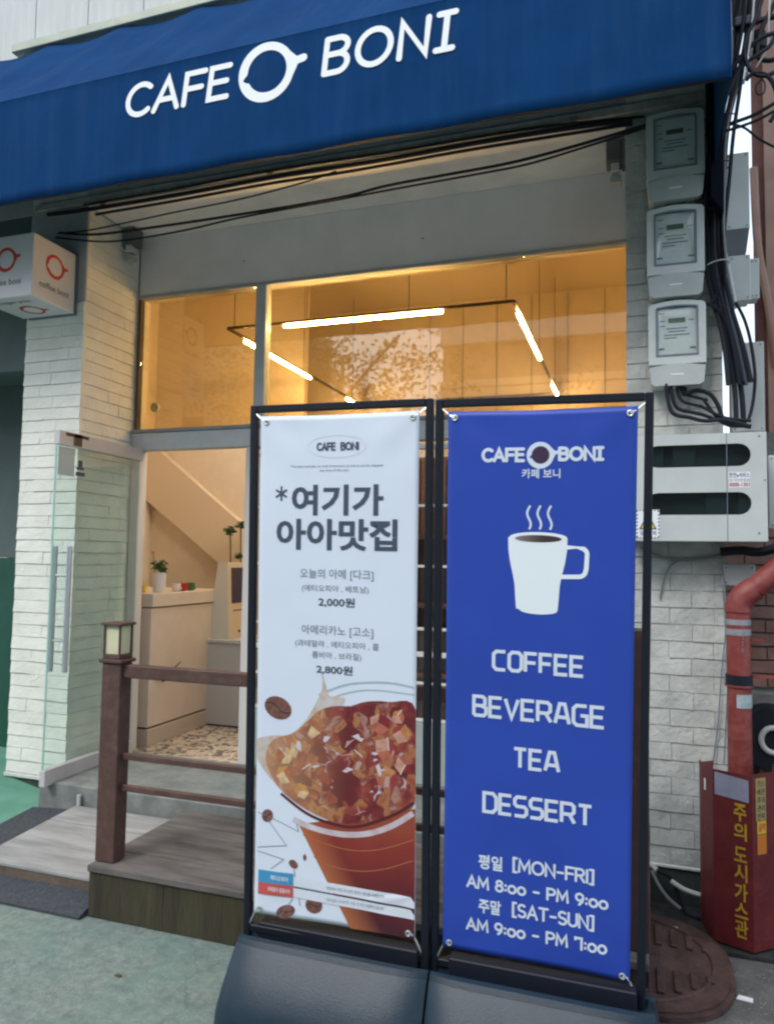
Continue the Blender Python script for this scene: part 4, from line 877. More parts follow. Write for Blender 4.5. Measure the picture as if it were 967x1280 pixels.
def on_guard(i, mb, off=.002):
    """mb local x along the panel, z up"""
    p, q = Vector((*A[i],0)), Vector((*A[i+1],0)); d = (q-p).normalized(); nv = Vector((d.y,-d.x,0))
    mb.v = [tuple(p+d*v[0]+nv*(off-v[1])+Vector((0,0,v[2]))) for v in mb.v]; return mb
L2_ = (Vector(A[3])-Vector(A[2])).length
on_guard(2, MB().add([(.008,0,zt-.105),(L2_-.012,0,zt-.115),(L2_-.012,0,zt-.022),(.008,0,zt-.008)], [(0,1,2,3)])).build('tape_patch', mat('grey_tape2', (.26,.27,.36), .5, var=.15, vs=14), gd)
chars = '주의도시가스관'
zz = zt-.125; hh = [.083,.083,.070,.083,.083,.070,.083]; gapz = [0,.006,.030,.008,.008,.008,.008]
tot = sum(hh)+sum(gapz); sc_ = (zz-.075)/tot
for c, h1, g1 in zip(chars, hh, gapz):
    zz -= g1*sc_; on_guard(2, fit_text(c, L2_-.074, L2_-.022, zz-h1*sc_, zz, .022), .0022).build('lettering', M_ytext, gd); zz -= h1*sc_
L3_ = (Vector(A[4])-Vector(A[3])).length
sk = [(.02,.078,zt-.19,zt-.012,mat('tan_sticker',(.36,.27,.08),.5)),(.026,.078,zt-.245,zt-.192,mat('yellow_sticker',(.60,.42,.03),.5)),(.026,.078,zt-.33,zt-.247,mat('orange_sticker',(.55,.17,.02),.5))]
for u0, u1, za, zb, m_ in sk: on_guard(3, MB().add([(u0,0,za),(u1,0,za),(u1,0,zb),(u0,0,zb)], [(0,1,2,3)]), .0015).build('sticker', m_, gd)
for k, wd in enumerate(('가스','배관','주의','관리','연락')): on_guard(3, fit_text(wd, .028, .072, zt-.05-.034*k, zt-.022-.034*k, .02), .0022).build('sticker_print', M_ink, gd)
on_guard(3, fit_text('굴착', .032, .074, zt-.235, zt-.200, .02), .0022).build('sticker_print', M_redlogo, gd)
on_guard(1, MB().box(.04,.055,-.001,.001,ztl-.13,ztl-.08), .002).build('reflector', M_letter, gd)
# drum with a white ring beyond the pipe
p = at(966,925,Y=4.1)
dm = thing('hose_drum', 'dark round drum with a white ring hub behind the red pipe', 'drum', (p.x, 4.2, p.z-.17))
MB().cyl((p.x,4.10,p.z), (0,1,0), .15, .16, 32).build('drum', M_cable, dm, smooth=True)
MB().tube([(p.x+.055*cos(a_), 4.09, p.z+.06*sin(a_)) for a_ in [2*pi*i/24 for i in range(25)]], .013, 8, smooth=False).build('ring', M_cable3, dm, smooth=True)
MB().box(p.x-.06,p.x+.06,4.12,4.3,.02,p.z-.10,.01).build('stand', M_rust, dm)

# ------------------------------------------------------------------ manhole cover
mh = thing('manhole_cover', 'rusty oval iron manhole cover at the foot of the right pillar', 'manhole cover', (.02, 3.35, 0))
mcx, mcy, ra, rb = -.05, 3.38, .385, .40
def sup(a, k=1.0): 
    e = .78; c, s_ = cos(a), sin(a); return (mcx+ra*k*math.copysign(abs(c)**e, c), mcy+rb*k*math.copysign(abs(s_)**e, s_))
def plate(k, z0, z1, n=48): 
    v = [sup(2*pi*i/n, k) for i in range(n)]
    return MB().prism([(x, y, z0) for x, y in v], (0,0,z1-z0))
plate(1.05, .002, .022).build('rim', M_rust, mh); plate(1.0, .0225, .030).build('plate', M_rust, mh)
for k in range(-5, 6):
    if abs(k) == 0: pass
    x = mcx+k*.062; half = rb*.74*math.sqrt(max(0, 1-(k*.062/(ra*.92))**2))
    for s_ in (-1, 1):
        if half > .12: MB().box(x-.014, x+.014, mcy+s_*.10, mcy+s_*half, .0302, .042, .003).build('rib', M_rust, mh)
MB().tube([(mcx+ra*.86*cos(a_), mcy+rb*.86*sin(a_), .031) for a_ in [2*pi*i/40 for i in range(41)]], .008, 6, smooth=False).build('inner_ring', M_rust, mh)
MB().cyl((mcx+.02,mcy+.02,.0301), (0,0,1), .055, .006, 20).build('boss', M_rust, mh); MB().cyl((mcx+.02,mcy+.02,.0362), (0,0,1), .018, .002, 12).build('lift_hole', M_dark, mh)

# loose white pipes by the plinth
LP = 'loose white cables by the pillar foot'
cab('thick white cable end sloping along the plinth toward the guard', [at(838,1101,Y=3.86), at(855,1112,Y=3.85), at(878,1120,Y=3.84)], .011, M_cable3, group=LP)
cab('white cable stub leaving the railing foot at right', [at(800,1076,Y=3.88), at(812,1080,Y=3.87), at(822,1090,Y=3.86)], .012, M_cable3, group=LP)
cab('grey cable curving down to the ground in front of the plinth', [at(814,1088,Y=3.86), at(822,1105,Y=3.84), at(834,1122,Y=3.82), at(850,1136,Y=3.8)], .008, M_cable2, group=LP)
cab('dark cable lying on the soil beside the guard', [at(820,1088,Y=3.85), at(840,1100,Y=3.87), at(856,1140,Z=.03), at(880,1150,Z=.03)], .010, M_cable, group=LP)

# ------------------------------------------------------------------ deck, planks, mats
DZ, DF, DXL = .236, 2.902, -2.392
dk = thing('wooden_deck', 'raised weathered wooden deck behind the banner stands', 'deck', (-1.2, DF, 0))
y = DF-.012; k = 0
for w in (.195, .20, .20, .20):
    if y+w > 3.72: w = 3.718-y
    MB().box(DXL, .03, y, y+w-.006, DZ-.03, DZ+random.uniform(-.001,.001), .003).build('plank', M_plank, dk); y += w
xx = DXL+.004
for w in (.40,.41,.40,.40,.41,.38):
    MB().box(xx, min(xx+w-.0015,.03), DF, DF+.022, .004, DZ-.031, .001).build('fascia_board', M_fascia, dk); xx += w
MB().box(DXL+.004, DXL+.026, DF+.023, 3.71, .004, DZ-.031, .002).build('fascia_board', M_fascia, dk)
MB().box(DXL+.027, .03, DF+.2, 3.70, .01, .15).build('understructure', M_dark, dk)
PZ = .122
pb = thing('wooden_ramp', 'pale weathered plywood boards laid as a step before the door', 'ramp', (-2.8, 3.0, 0))
bound = [2.995, 3.49, 3.705]
SL = lambda y: PZ+(y-3.0)*.068
for i in range(2):
    y0, y1 = bound[i]+.004, bound[i+1]-.008
    bd = MB().box(-3.16, DXL-.004, y0, y1, -.018, 0, .003); bd.v = [(x, y, z+SL(y)) for x, y, z in bd.v]; bd.build('board', M_plank_l, pb)
for x in (-3.12, -2.8, -2.45):
    bd = MB().box(x-.02, x+.02, 3.03, 3.70, -.05, -.019); bd.v = [(x_, y, z+SL(y)) for x_, y, z in bd.v]; bd.build('batten', M_fascia, pb)
MB().box(-3.158, DXL-.006, 3.004, 3.028, .03, PZ-.019, .002).build('front_batten', mat('weathered_batten', (.13,.10,.075), .9, var=.25), pb)
single('rubber_mat', 'black rubber wedge strip between the pale boards and the green ramp', 'mat', MB().prism([(-3.52,2.80,.006),(-3.165,2.80,.006),(-3.165,3.715,.125),(-3.49,3.715,.105)], (0,0,.012)), M_mat, 'rubber strips round the pale boards')
single('rubber_mat', 'black rubber wedge in front of the pale boards, left of the deck', 'mat', MB().prism([(-3.60,2.86,.003),(-3.60,3.003,.003),(-3.60,3.003,.062),(-3.60,2.86,.014)], (DXL-.008+3.60,0,0)), M_mat, 'rubber strips round the pale boards')
single('pvc_sleeve', 'small pale sleeve standing on the step edge under the door', 'pipe stub', MB().cyl((-3.14,3.70,.17), (0,0,1), .012, .06, 12), M_pvc)

# ------------------------------------------------------------------ railing
rl = thing('railing', 'brown steel deck railing with a square lantern on its left post', 'railing', (-2.30, 3.02, DZ))
px0, px1, py0, py1 = -2.390, -2.286, 2.935, 3.022
MB().box(px0, px1, py0, py1, DZ+.001, 1.145, .004).build('post', M_post, rl)
MB().box(-.075, .035, 2.96, 3.07, DZ+.001, 1.40, .004).build('post', M_post, rl)
MB().box(px1+.001, -.076, 2.955, 3.002, 1.078, 1.137, .004).build('top_rail', M_post, rl)
MB().box(px1+.001, -.076, 2.966, 2.990, .700, .728, .003).build('rail', M_post, rl)
MB().box(px1+.001, -.076, 2.966, 2.990, .556, .584, .003).build('rail', M_post, rl)
ln = MB().box(px0-.012, px1+.012, py0-.012, py1+.012, 1.146, 1.163, .003).build('lantern', M_post, rl)
cx_, cy_ = (px0+px1)/2, (py0+py1)/2; hw = .047
MB().box(cx_-hw, cx_+hw, cy_-hw, cy_+hw, 1.164, 1.185, .002).build('lantern_base', M_post, ln)
for sx in (-1,1):
    for sy in (-1,1): MB().box(cx_+sx*hw-.008*(sx>0)-.0*(sx<0), cx_+sx*hw+(.008 if sx<0 else 0), cy_+sy*hw-(.008 if sy>0 else 0), cy_+sy*hw+(.008 if sy<0 else 0), 1.186, 1.318).build('lantern_corner', M_post, ln)
MB().box(cx_-hw+.009, cx_+hw-.009, cy_-hw+.009, cy_+hw-.009, 1.187, 1.317).build('lantern_pane', M_lantern, ln)
MB().box(cx_-hw-.010, cx_+hw+.010, cy_-hw-.010, cy_+hw+.010, 1.319, 1.333, .003).build('lantern_cap', M_post, ln)

# ------------------------------------------------------------------ banner stands
def rot_mat(o, th, lean, rr_): return Matrix.Translation(o) @ Matrix.Rotation(th, 4, 'Z') @ Matrix.Rotation(-lean, 4, 'X') @ Matrix.Rotation(-rr_, 4, 'Y')
def stand(label, o, th, lean, rr_, fw, top, vinyl, bx0, bx1, by, side):
    Mx = rot_mat(o, th, lean, rr_)
    t = thing('banner_stand', label, 'banner stand', matrix=Mx, group='two banner stands side by side')
    t_ = .026; hw = fw/2; zb = -.20
    MB().box(-hw, -hw+t_, 0, t_, zb, top, .003).build('frame_upright', M_black, t, local=True)
    MB().box(hw-t_, hw, 0, t_, zb, top, .003).build('frame_upright', M_black, t, local=True)
    MB().box(-hw+t_+.0005, hw-t_-.0005, 0, t_, top-t_, top, .003).build('frame_top', M_black, t, local=True)
    MB().box(-hw+t_+.0005, hw-t_-.0005, 0, t_, -.075, -.050, .003).build('frame_bottom', M_black, t, local=True)
    # sheet with slight waves and pulled corners
    nx, nz = 36, 100; vs = []
    for j in range(nz+1):
        for i in range(nx+1):
            u, v = i/nx, j/nz; x, z = (u-.5)*.6, v*1.8
            pin = .004*(1-4*abs(u-.5)**2)
            if v > .9: z -= .004*sin(pi*u)
            if v < .1: z += .004*sin(pi*u)
            vs.append((x*(1-.006*sin(pi*v)), wav(x, z), z))
    f_ = [(j*(nx+1)+i, j*(nx+1)+i+1, (j+1)*(nx+1)+i+1, (j+1)*(nx+1)+i) for j in range(nz) for i in range(nx)]
    sh = MB().add(vs, f_).build('banner_sheet', vinyl, t, local=True, smooth=True)
    md = sh.modifiers.new('t', 'SOLIDIFY'); md.thickness = .0008; md.offset = 1 if False else -1
    # eyelets and corner springs
    for sx in (-1, 1):
        for cz, ez, fz in ((1.778, top-.030, 1), (.018, -.052, -1)):
            ex = sx*.277
            MB().tube([(ex+.008*cos(a_), wav(ex,cz)-.003, cz+.008*sin(a_)) for a_ in [2*pi*i/14 for i in range(15)]], .003, 6, smooth=False).build('eyelet', M_steel, t, local=True, smooth=True)
            MB().add([(ex+.006*cos(2*pi*i/12), wav(ex,cz)-.0022, cz+.006*sin(2*pi*i/12)) for i in range(12)], [tuple(range(12))]).build('eyelet_hole', M_dark, t, local=True)
            MB().tube([(ex, wav(ex,cz)-.004, cz), (ex+sx*.018, .0, cz+fz*.010), (sx*(hw-t_+.004), .006, ez)], .0035, 6).build('spring_hook', M_steel, t, local=True, smooth=True)
    # water base, upright on the ground: plan rounded, front bulging
    prof = [(by+.22,.0),(by+.215,.20),(by+.20,.265),(by+.16,.285),(by+.115,.285),(by+.105,.262),(by+.012,.262),(by+.002,.292),(by-.02,.302),(by-.035,.297),(by-.045,.280),(by-.052,.283),(by-.062,.270),(by-.105,.215),(by-.145,.150),(by-.172,.085),(by-.178,.035),(by-.165,.0)]
    n = 22; vs = []; w2 = (bx1-bx0)/2; c_ = (bx0+bx1)/2
    for i in range(n+1):
        s_ = -1+2*i/n; s_ = math.copysign(1-(1-abs(s_))**1.6, s_); e = 1-abs(s_)**7*.30
        for yy, z in prof: vs.append((c_+w2*s_+side*.034*max(0, side*s_)*min(1, 1.3*(1-z/.302)), by+.02+(yy-by-.02)*e, z*(1-.012*abs(s_)**9)))
    k = len(prof); bs = MB().add(vs, [(i*k+j, (i+1)*k+j, (i+1)*k+j+1, i*k+j+1) for i in range(n) for j in range(k-1)]+[tuple(range(k)), tuple(range(n*k, n*k+k))]+[(i*k+k-1,(i+1)*k+k-1,(i+1)*k,i*k) for i in range(n)])
    bs.build('water_base', M_base, t, smooth=True)
    MB().box(c_-w2+.05, c_+w2-.05, by+.03, by+.085, .2625, .33, .004).build('clamp_bar', M_black, t)
    return t
def wav(x, z):
    w = .0022*sin(z*4.1+x*2.5)+.0016*sin(x*9+z*1.7)-.0045
    for sx in (-1, 1):                       # folds fanning out from the tied corners
        for cz in (1.8, 0):
            dx, dz = (sx*.3-x)*sx, abs(cz-z); d = math.hypot(dx, dz)
            w += .0017*sin(math.atan2(dz, dx+1e-6)*6+sx)*math.exp(-((d-.15)/.075)**2)
    return w
b1 = stand('left banner stand, white banner with iced coffee photo and Korean headline', (-1.023,2.506,.367), .031, -.042, -.007, .692, 1.842, M_vinyl, -1.362, -.662, 2.475, -1)
b2 = stand('right banner stand, blue banner with white mug and opening hours', (-.331,2.539,.346), .005, -.078, -.019, .692, 1.842, M_vinylb, -.654, .040, 2.475, 1)
def pr(t, mb, name, m, off=.0015):
    """print following the sheet"""
    mb.v = [(v[0], wav(v[0], v[2])-off+v[1], v[2]) for v in mb.v]; return mb.build(name, m, t, local=True)
def poly(pts): return MB().add([(x, 0, z) for x, z in pts], [tuple(range(len(pts)))])
def grid_poly(pts, n=10, m=10):
    """quad split in a grid, corners: bl br tr tl"""
    a, b, c, d = [Vector((p[0],0,p[1])) for p in pts]; vs = []
    for j in range(m+1):
        for i in range(n+1): vs.append((a.lerp(b, i/n)).lerp(d.lerp(c, i/n), j/m))
    return MB().add(vs, [(j*(n+1)+i, j*(n+1)+i+1, (j+1)*(n+1)+i+1, (j+1)*(n+1)+i) for j in range(m) for i in range(n)])
# --- blue banner
q = strokes('CAFE', -.186, -.044, 1.629, 1.677, .0105, gap=.22); pr(b2, q, 'lettering', M_printw)
q = strokes('BONI', .060, .202, 1.631, 1.678, .0105, gap=.22); pr(b2, q, 'lettering', M_printw)
pr(b2, ring_logo(.004, 1.651, .043, 0, .66), 'logo', M_printw)
pr(b2, poly([(.0055+.027*cos(2*pi*i/24), 1.652+.027*sin(2*pi*i/24)) for i in range(24)]), 'logo_centre', mat('logo_plum', (.045,.02,.06), .5))
pr(b2, fit_text('카페 보니', -.054, .068, 1.577, 1.608, .02), 'lettering', M_printw)
for x in (-.029, .004, .037):
    s_ = MB(); ribbon(s_, [(x+.006*sin(i/10*2*pi*1.0+.4), 1.415+.072*i/10) for i in range(11)], .007, 0); pr(b2, s_, 'steam', M_printw)
# mug silhouette
mug = [(-.090,1.385)]
right = [(.093,1.385),(.092,1.345),(.086,1.305),(.076,1.262),(.071,1.235),(.068,1.19),(.065,1.155)]
bot = [(.064-.128*0,1.150)]
L_ = [(-x-.002 if x else x, z) for x, z in right]
bott = [(.060*cos(radians(a_))+.004, 1.152-.013*sin(radians(a_))) for a_ in range(0, 181, 20)]
top = [(.0915*cos(radians(a_))+.001, 1.387+.017*sin(radians(a_))) for a_ in range(180, 0, -15)]
pr(b2, poly([(x, z) for x, z in L_[::-1]]+top+right+[(x, z) for x, z in bott]), 'mug_print', M_mugw)
pr(b2, poly([(.074*cos(radians(a_))+.001, 1.383+.0115*sin(radians(a_))) for a_ in range(0, 360, 15)]), 'coffee_surface', ramp_print('coffee_grad', [(0,(.24,.20,.21)),(.6,(.055,.03,.035)),(1,(.05,.03,.035))], 0, -.07, .07), .0025)
hd = MB(); ribbon(hd, [(.088,1.357),(.135,1.357)]+arc(.130,1.337,.024,.020,80,0,6)+[(.152,1.29)]+arc(.128,1.285,.022,.020,0,-80,6)+[(.078,1.263)], .014, 0); pr(b2, hd, 'mug_handle', M_mugw, .0018)
for s, xa, xb, za, zb in (('COFFEE',-.144,.151,.945,1.016),('BEVERAGE',-.208,.216,.788,.862),('TEA',-.074,.080,.630,.702),('DESSERT',-.171,.183,.471,.544)):
    pr(b2, strokes(s, xa, xb, za, zb, .0115, SQ, gap=.22, round_=False), 'lettering', M_printw)
pr(b2, fit_text('평일', -.181, -.102, .284, .333, .03), 'lettering', M_printw); pr(b2, strokes('[MON-FRi]', -.070, .190, .290, .337, .0078, gap=.20), 'lettering', M_printw)
pr(b2, strokes('AM 8:oo - PM 9:oo', -.221, .233, .215, .258, .0078, gap=.20), 'lettering', M_printw)
pr(b2, fit_text('주말', -.179, -.105, .138, .186, .03), 'lettering', M_printw); pr(b2, strokes('[SAT-SUN]', -.070, .192, .143, .190, .0078, gap=.20), 'lettering', M_printw)
pr(b2, strokes('AM 9:oo - PM 7:oo', -.221, .231, .073, .116, .0078, gap=.20), 'lettering', M_printw)
# --- white banner
el = MB(); ribbon(el, [(-.003+.110*cos(2*pi*i/48), 1.683+.040*sin(2*pi*i/48)) for i in range(49)], .0015, 0); pr(b1, el, 'oval_line', mat('faint_line', (.60,.65,.74), .6))
q = strokes('CAFE', -.079, -.006, 1.668, 1.698, .006, gap=.24); pr(b1, q, 'lettering', M_ink); q = strokes('BONi', .012, .082, 1.668, 1.698, .006, gap=.24); pr(b1, q, 'lettering', M_ink)
pr(b1, fit_text('The best iced plan so cold Americano so that it can be enjoyed', -.178, .170, 1.607, 1.618, .0), 'lettering', M_greyink)
pr(b1, fit_text('any time of the year.', -.066, .048, 1.592, 1.603, .0), 'lettering', M_greyink)
ast = MB()
for i in range(3): a_ = radians(90+60*i); ribbon(ast, [(-.213-.022*cos(a_), 1.516-.024*sin(a_)), (-.213+.022*cos(a_), 1.516+.024*sin(a_))], .007, -.0001*i)
pr(b1, ast, 'lettering', M_ink)
pr(b1, fit_text('여기가', -.172, .174, 1.437, 1.547, .030), 'lettering', M_ink)
pr(b1, fit_text('아아맛집', -.230, .226, 1.313, 1.425, .030), 'lettering', M_ink)
for s, xa, xb, za, zb, bo, m_ in (('오늘의 아메 [다크]',-.136,.141,1.208,1.247,.0,M_greyink),('(에티오피아 , 베트남)',-.128,.124,1.162,1.190,0,M_greyink),('2,000원',-.064,.073,1.112,1.147,.018,M_ink),
    ('아메리카노 [고소]',-.127,.142,1.008,1.047,.0,M_greyink),('(과테말라 , 에티오피아 , 콜',-.151,.163,.965,.993,0,M_greyink),('롬비아 , 브라질)',-.086,.099,.926,.954,0,M_greyink),('2,800원',-.069,.067,.874,.908,.018,M_ink)):
    pr(b1, fit_text(s, xa, xb, za, zb, bo), 'lettering', m_)
def bean(x, z, rx, rz, ang, big=True):
    c, s_ = cos(ang), sin(ang)
    P_ = lambda a, b: (x+a*c-b*s_, z+a*s_+b*c)
    pr(b1, poly([P_(rx*cos(2*pi*i/20), rz*sin(2*pi*i/20)) for i in range(20)]), 'bean_print', M_brown_leafp, .0014)
    l = MB(); ribbon(l, [P_(rx*.9*(i/8*2-1), rz*.22*sin(i/8*2*pi)) for i in range(9)], rz*.13, 0); pr(b1, l, 'bean_line', M_coffee, .0019)
def sm2(pts, closed=False, k=5):
    n = len(pts); out = []
    for i in range(n if closed else n-1):
        q = [Vector(pts[(i+j) % n] if closed else pts[min(max(i+j,0),n-1)]) for j in (-1,0,1,2)]
        for j in range(k):
            t = j/k; p = .5*((2*q[1])+(q[2]-q[0])*t+(2*q[0]-5*q[1]+4*q[2]-q[3])*t*t+(3*q[1]-q[0]-3*q[2]+q[3])*t**3); out.append((p.x, p.y))
    if not closed: out.append(tuple(pts[-1]))
    return out
# iced coffee picture: cup body, drink surface, splash, rim
XE = .2985
cup = grid_poly([(.068,.001),(XE,.001),(XE,.44),(-.130,.335)], 50, 60); pr(b1, cup, 'cup_print', M_cup, .0013)
liq = [(-.240,.500),(-.262,.560),(-.235,.625),(-.16,.655),(-.10,.705),(-.055,.745),(.0,.765),(.06,.770),(.12,.790),(.20,.795),(XE,.775),(XE,.47),(.22,.415),(.12,.372),(.03,.358),(-.06,.375),(-.14,.41),(-.20,.450)]
liq = [(min(x, XE), z) for x, z in sm2(liq, True)]
pr(b1, poly(liq), 'drink_print', M_ice, .0017)
spl = [(-.299,.560),(-.299,.620),(-.24,.640),(-.17,.650),(-.12,.69),(-.075,.76),(-.045,.83),(-.055,.90),(-.035,.84),(-.02,.80),(.01,.80),(.04,.79),(.0,.75),(-.08,.72),(-.13,.66),(-.22,.615),(-.255,.56),(-.235,.50),(-.20,.45),(-.255,.50)]
pr(b1, poly([(max(x, -.2985), z) for x, z in sm2(spl, True)]), 'splash_print', M_splash, .0015)
rm = MB(); ribbon(rm, sm2([(-.150,.352),(-.10,.335),(-.02,.322),(.06,.322),(.14,.338),(.22,.375),(XE-.008,.425)]), .020, 0, False); pr(b1, rm, 'rim_print', mat('rim_pink_white', (.50,.36,.38), .5, col2=(.62,.60,.66), vs=20), .0022)
rm = MB(); ribbon(rm, sm2([(-.20,.437),(-.10,.378),(.0,.352),(.08,.352),(.16,.380),(.24,.422),(XE-.004,.462)]), .010, 0, False); pr(b1, rm, 'rim_shadow_print', mat('dark_red_print', (.09,.012,.02), .5), .0024)
for zz_ in (.30, .23):
    r3 = MB(); ribbon(r3, sm2([(-.112+.042*(.30-zz_)/.07,zz_-.0),(-.02,zz_-.022),(.08,zz_-.03),(.18,zz_-.012),(XE-.006,zz_+.035)]), .0035, 0, False); pr(b1, r3, 'cup_ring_print', mat('amber_line', (.40,.13,.06), .5), .002)
r3 = MB(); ribbon(r3, sm2([(-.06,.80),(.04,.842),(.14,.858),(.22,.86),(XE-.004,.85)]), .006, 0, False); pr(b1, r3, 'glass_rim_print', mat('glass_line', (.36,.47,.50), .5), .0012)
r3 = MB(); ribbon(r3, sm2([(-.05,.775),(.05,.815),(.15,.832),(XE-.004,.826)]), .004, 0, False); pr(b1, r3, 'glass_rim_print', MATS['glass_line'], .0012)
# printed ice cubes: facets of amber and red with pale edges
rg = random.Random(21)
PAL_L = [(.56,.36,.16),(.62,.44,.26),(.46,.22,.07),(.54,.29,.08),(.38,.14,.06)]
PAL_R = [(.42,.12,.08),(.30,.04,.04),(.52,.27,.20),(.20,.02,.025),(.48,.20,.08)]
def fmat(c, tagn): return mat('cube_%s_%d' % (tagn, int(c[0]*100)), c, .5, var=.22, vs=40)
spots = [(-.19,.575,.036),(-.13,.60,.040),(-.185,.505,.034),(-.12,.525,.042),(-.06,.66,.040),(-.055,.575,.040),(-.05,.49,.044),(.01,.715,.036),(.02,.62,.044),(.03,.53,.042),(.03,.44,.040),(.09,.69,.042),(.11,.59,.046),(.115,.49,.044),(.17,.72,.040),(.19,.63,.044),(.20,.53,.044),(.25,.69,.036),(.255,.585,.034),(-.12,.455,.030),(.13,.425,.030),(.235,.745,.028)]
for i, (x, z, r_) in enumerate(spots):
    pal, tg = (PAL_L, 'amber') if x+rg.uniform(-.06,.06) < -.02 else (PAL_R, 'red'); a_ = rg.uniform(0, 2*pi)
    P_ = [(x+r_*rg.uniform(.8,1.15)*cos(a_+2*pi*k/6), z+r_*rg.uniform(.8,1.1)*sin(a_+2*pi*k/6)) for k in range(6)]; c_ = (x+rg.uniform(-.3,.3)*r_, z+rg.uniform(-.1,.4)*r_)
    P_ = [(min(XE-.001, q[0]), q[1]) for q in P_]; cols = rg.sample(pal, 3)
    for k in range(3):
        f = [c_, P_[2*k], P_[2*k+1], P_[(2*k+2) % 6]]
        pr(b1, poly(f), 'ice_facet', fmat(cols[k], tg), .0021+.00003*i)
    if i % 3: continue
    e_ = MB(); k = rg.randrange(3); ribbon(e_, [(min(XE-.003, q[0]), q[1]) for q in (P_[2*k], c_)], .0040, 0); pr(b1, e_, 'ice_edge', mat('ice_edge_pale', (.66,.56,.52), .5), .0029)
# ice glints
rg = random.Random(5)
for i in range(34):
    x, z = rg.uniform(-.20,.27), rg.uniform(.43,.74); a_ = rg.uniform(0, pi); l = rg.uniform(.008,.028); w = rg.uniform(.003,.011)
    if (x-.02)**2/.055+(z-.58)**2/.024 > 1: continue
    n_p = 8; pts = [(x+l*cos(2*pi*k/n_p)*cos(a_)*rg.uniform(.3,1.3)-w*sin(2*pi*k/n_p)*sin(a_), z+l*cos(2*pi*k/n_p)*sin(a_)*rg.uniform(.3,1.3)+w*sin(2*pi*k/n_p)*cos(a_)*rg.uniform(.3,1.5)) for k in range(n_p)]
    pr(b1, poly(pts), 'ice_glint', mat('glint_%d' % (i % 3), [(.62,.56,.60),(.36,.13,.08),(.46,.30,.28)][i % 3], .5), .0030+.00005*i)
bean(-.216, .742, .054, .040, -.3); bean(-.252, .352, .024, .021, 1.0); bean(-.175, .022, .038, .022, .4); bean(-.068, .060, .032, .028, .2); bean(-.148, .193, .018, .014, -.5); bean(-.105, .222, .006, .012, 0)
net = MB()
for i, seg in enumerate(([(-.29,.360),(-.252,.352),(-.130,.310),(-.140,.345)],[(-.252,.340),(-.175,.255),(-.29,.235)],[(-.29,.222),(-.185,.205),(-.235,.165)],[(-.148,.19),(-.120,.05)],[(-.20,.00),(-.148,.072)])):
    ribbon(net, [(p[0]+(q[0]-p[0])*k/8, p[1]+(q[1]-p[1])*k/8) for p, q in zip(seg, seg[1:]) for k in range(9)], .0022, -.0001*i, False)
pr(b1, net, 'line_print', M_greyink, .0018)
def tagp(pts, m_, off, name='tag_print'): return pr(b1, grid_poly(pts, 30, 8), name, m_, off)
tagp([(-.284,.113),(-.147,.117),(-.146,.160),(-.284,.156)], M_skyblue, .0030); tagp([(-.284,.071),(-.148,.075),(-.147,.1165),(-.284,.1125)], M_redtag, .0030)
def strip(z0l, z1l, z0r, z1r):
    n = 40; pts_b = [(-.146+.444*i/n, z0l+(z0r-z0l)*i/n) for i in range(n+1)]; pts_t = [(-.146+.444*i/n, z1l+(z1r-z1l)*i/n) for i in range(n+1)]
    pts_t[-1] = (.285, z1r); pts_b = pts_b+[(.298, z1r-.016)]
    pr(b1, poly(pts_b+pts_t[::-1]), 'strip_print', mat('strip_white', (.68,.73,.82), .5), .0027)
strip(.117,.150,.104,.140); strip(.078,.110,.066,.097)
s_ = MB(); ribbon(s_, [(-.146+.444*k/40,.1135-.014*k/40) for k in range(41)], .003, 0, False); pr(b1, s_, 'strip_line', M_ink, .0032)
for s, xa, xb, za, zb in (('매장에서 직접 로스팅한 블랜드 원두를 사용합니다',-.02,.19,.122,.134),('산미 없이 고소한 맛 / 주문 후 바로 추출해 드립니다',-.02,.19,.082,.094)):
    pr(b1, fit_text(s, xa, xb, za, zb, .0), 'lettering', M_greyink, .0033)
pr(b1, fit_text('에티오피아', -.235, -.165, .127, .145, .01), 'lettering', M_letter, .0035); pr(b1, fit_text('과테말라 콜롬비아', -.245, -.158, .086, .103, .01), 'lettering', M_letter, .0035)

# ------------------------------------------------------------------ interior things
CT = 1.372
ct = thing('counter', 'cream service counter along the left inside the door', 'counter', (-3.36, 5.0, .262))
MB().box(-4.59, -3.37, 4.665, 5.70, CT-.10, CT, .004).build('counter_top', M_counter, ct)
MB().box(-4.59, -3.385, 4.67, 5.69, .40, CT-.108, .003).build('front_panel', M_counter, ct)
MB().box(-4.59, -3.38, 4.67, 5.69, .263, .385, .003).build('kick_board', mat('kick_cream', (.50,.42,.33), .5), ct)
p = at(197,855,X=-3.384); MB().tube([(-3.375,4.78,.80),(-3.35,4.78,.77),(-3.35,4.80,.72)], .012).tube([(-3.375,4.80,.73),(-3.36,4.95,.80),(-3.375,5.05,.83)], .004).build('hook', M_black, ct)
kc = thing('side_cabinet', 'light grey floor cabinet carrying the ordering kiosk', 'cabinet', (-3.2, 5.6, .262))
MB().box(-3.42, -2.95, 5.45, 5.95, .275, .935, .004).build('body', M_greycab, kc); MB().box(-3.43, -2.94, 5.44, 5.96, .937, .968, .004).build('cabinet_top', M_greycab, kc)
MB().box(-3.40, -2.97, 5.47, 5.94, .263, .274).build('toe_kick', M_dark, kc)
ks = thing('ordering_kiosk', 'cream wedge shaped ordering kiosk with slanted dark screen', 'kiosk', (-3.2, 5.6, .97))
kp = [at(259,795,Y=5.5), at(286,795,Y=5.5), at(284.5,703,Y=5.5), at(273,703,Y=5.5)]
for p in kp[:2]: p.z = .9695
MB().prism(kp, (0,.36,0)).build('housing', M_kiosk, ks)
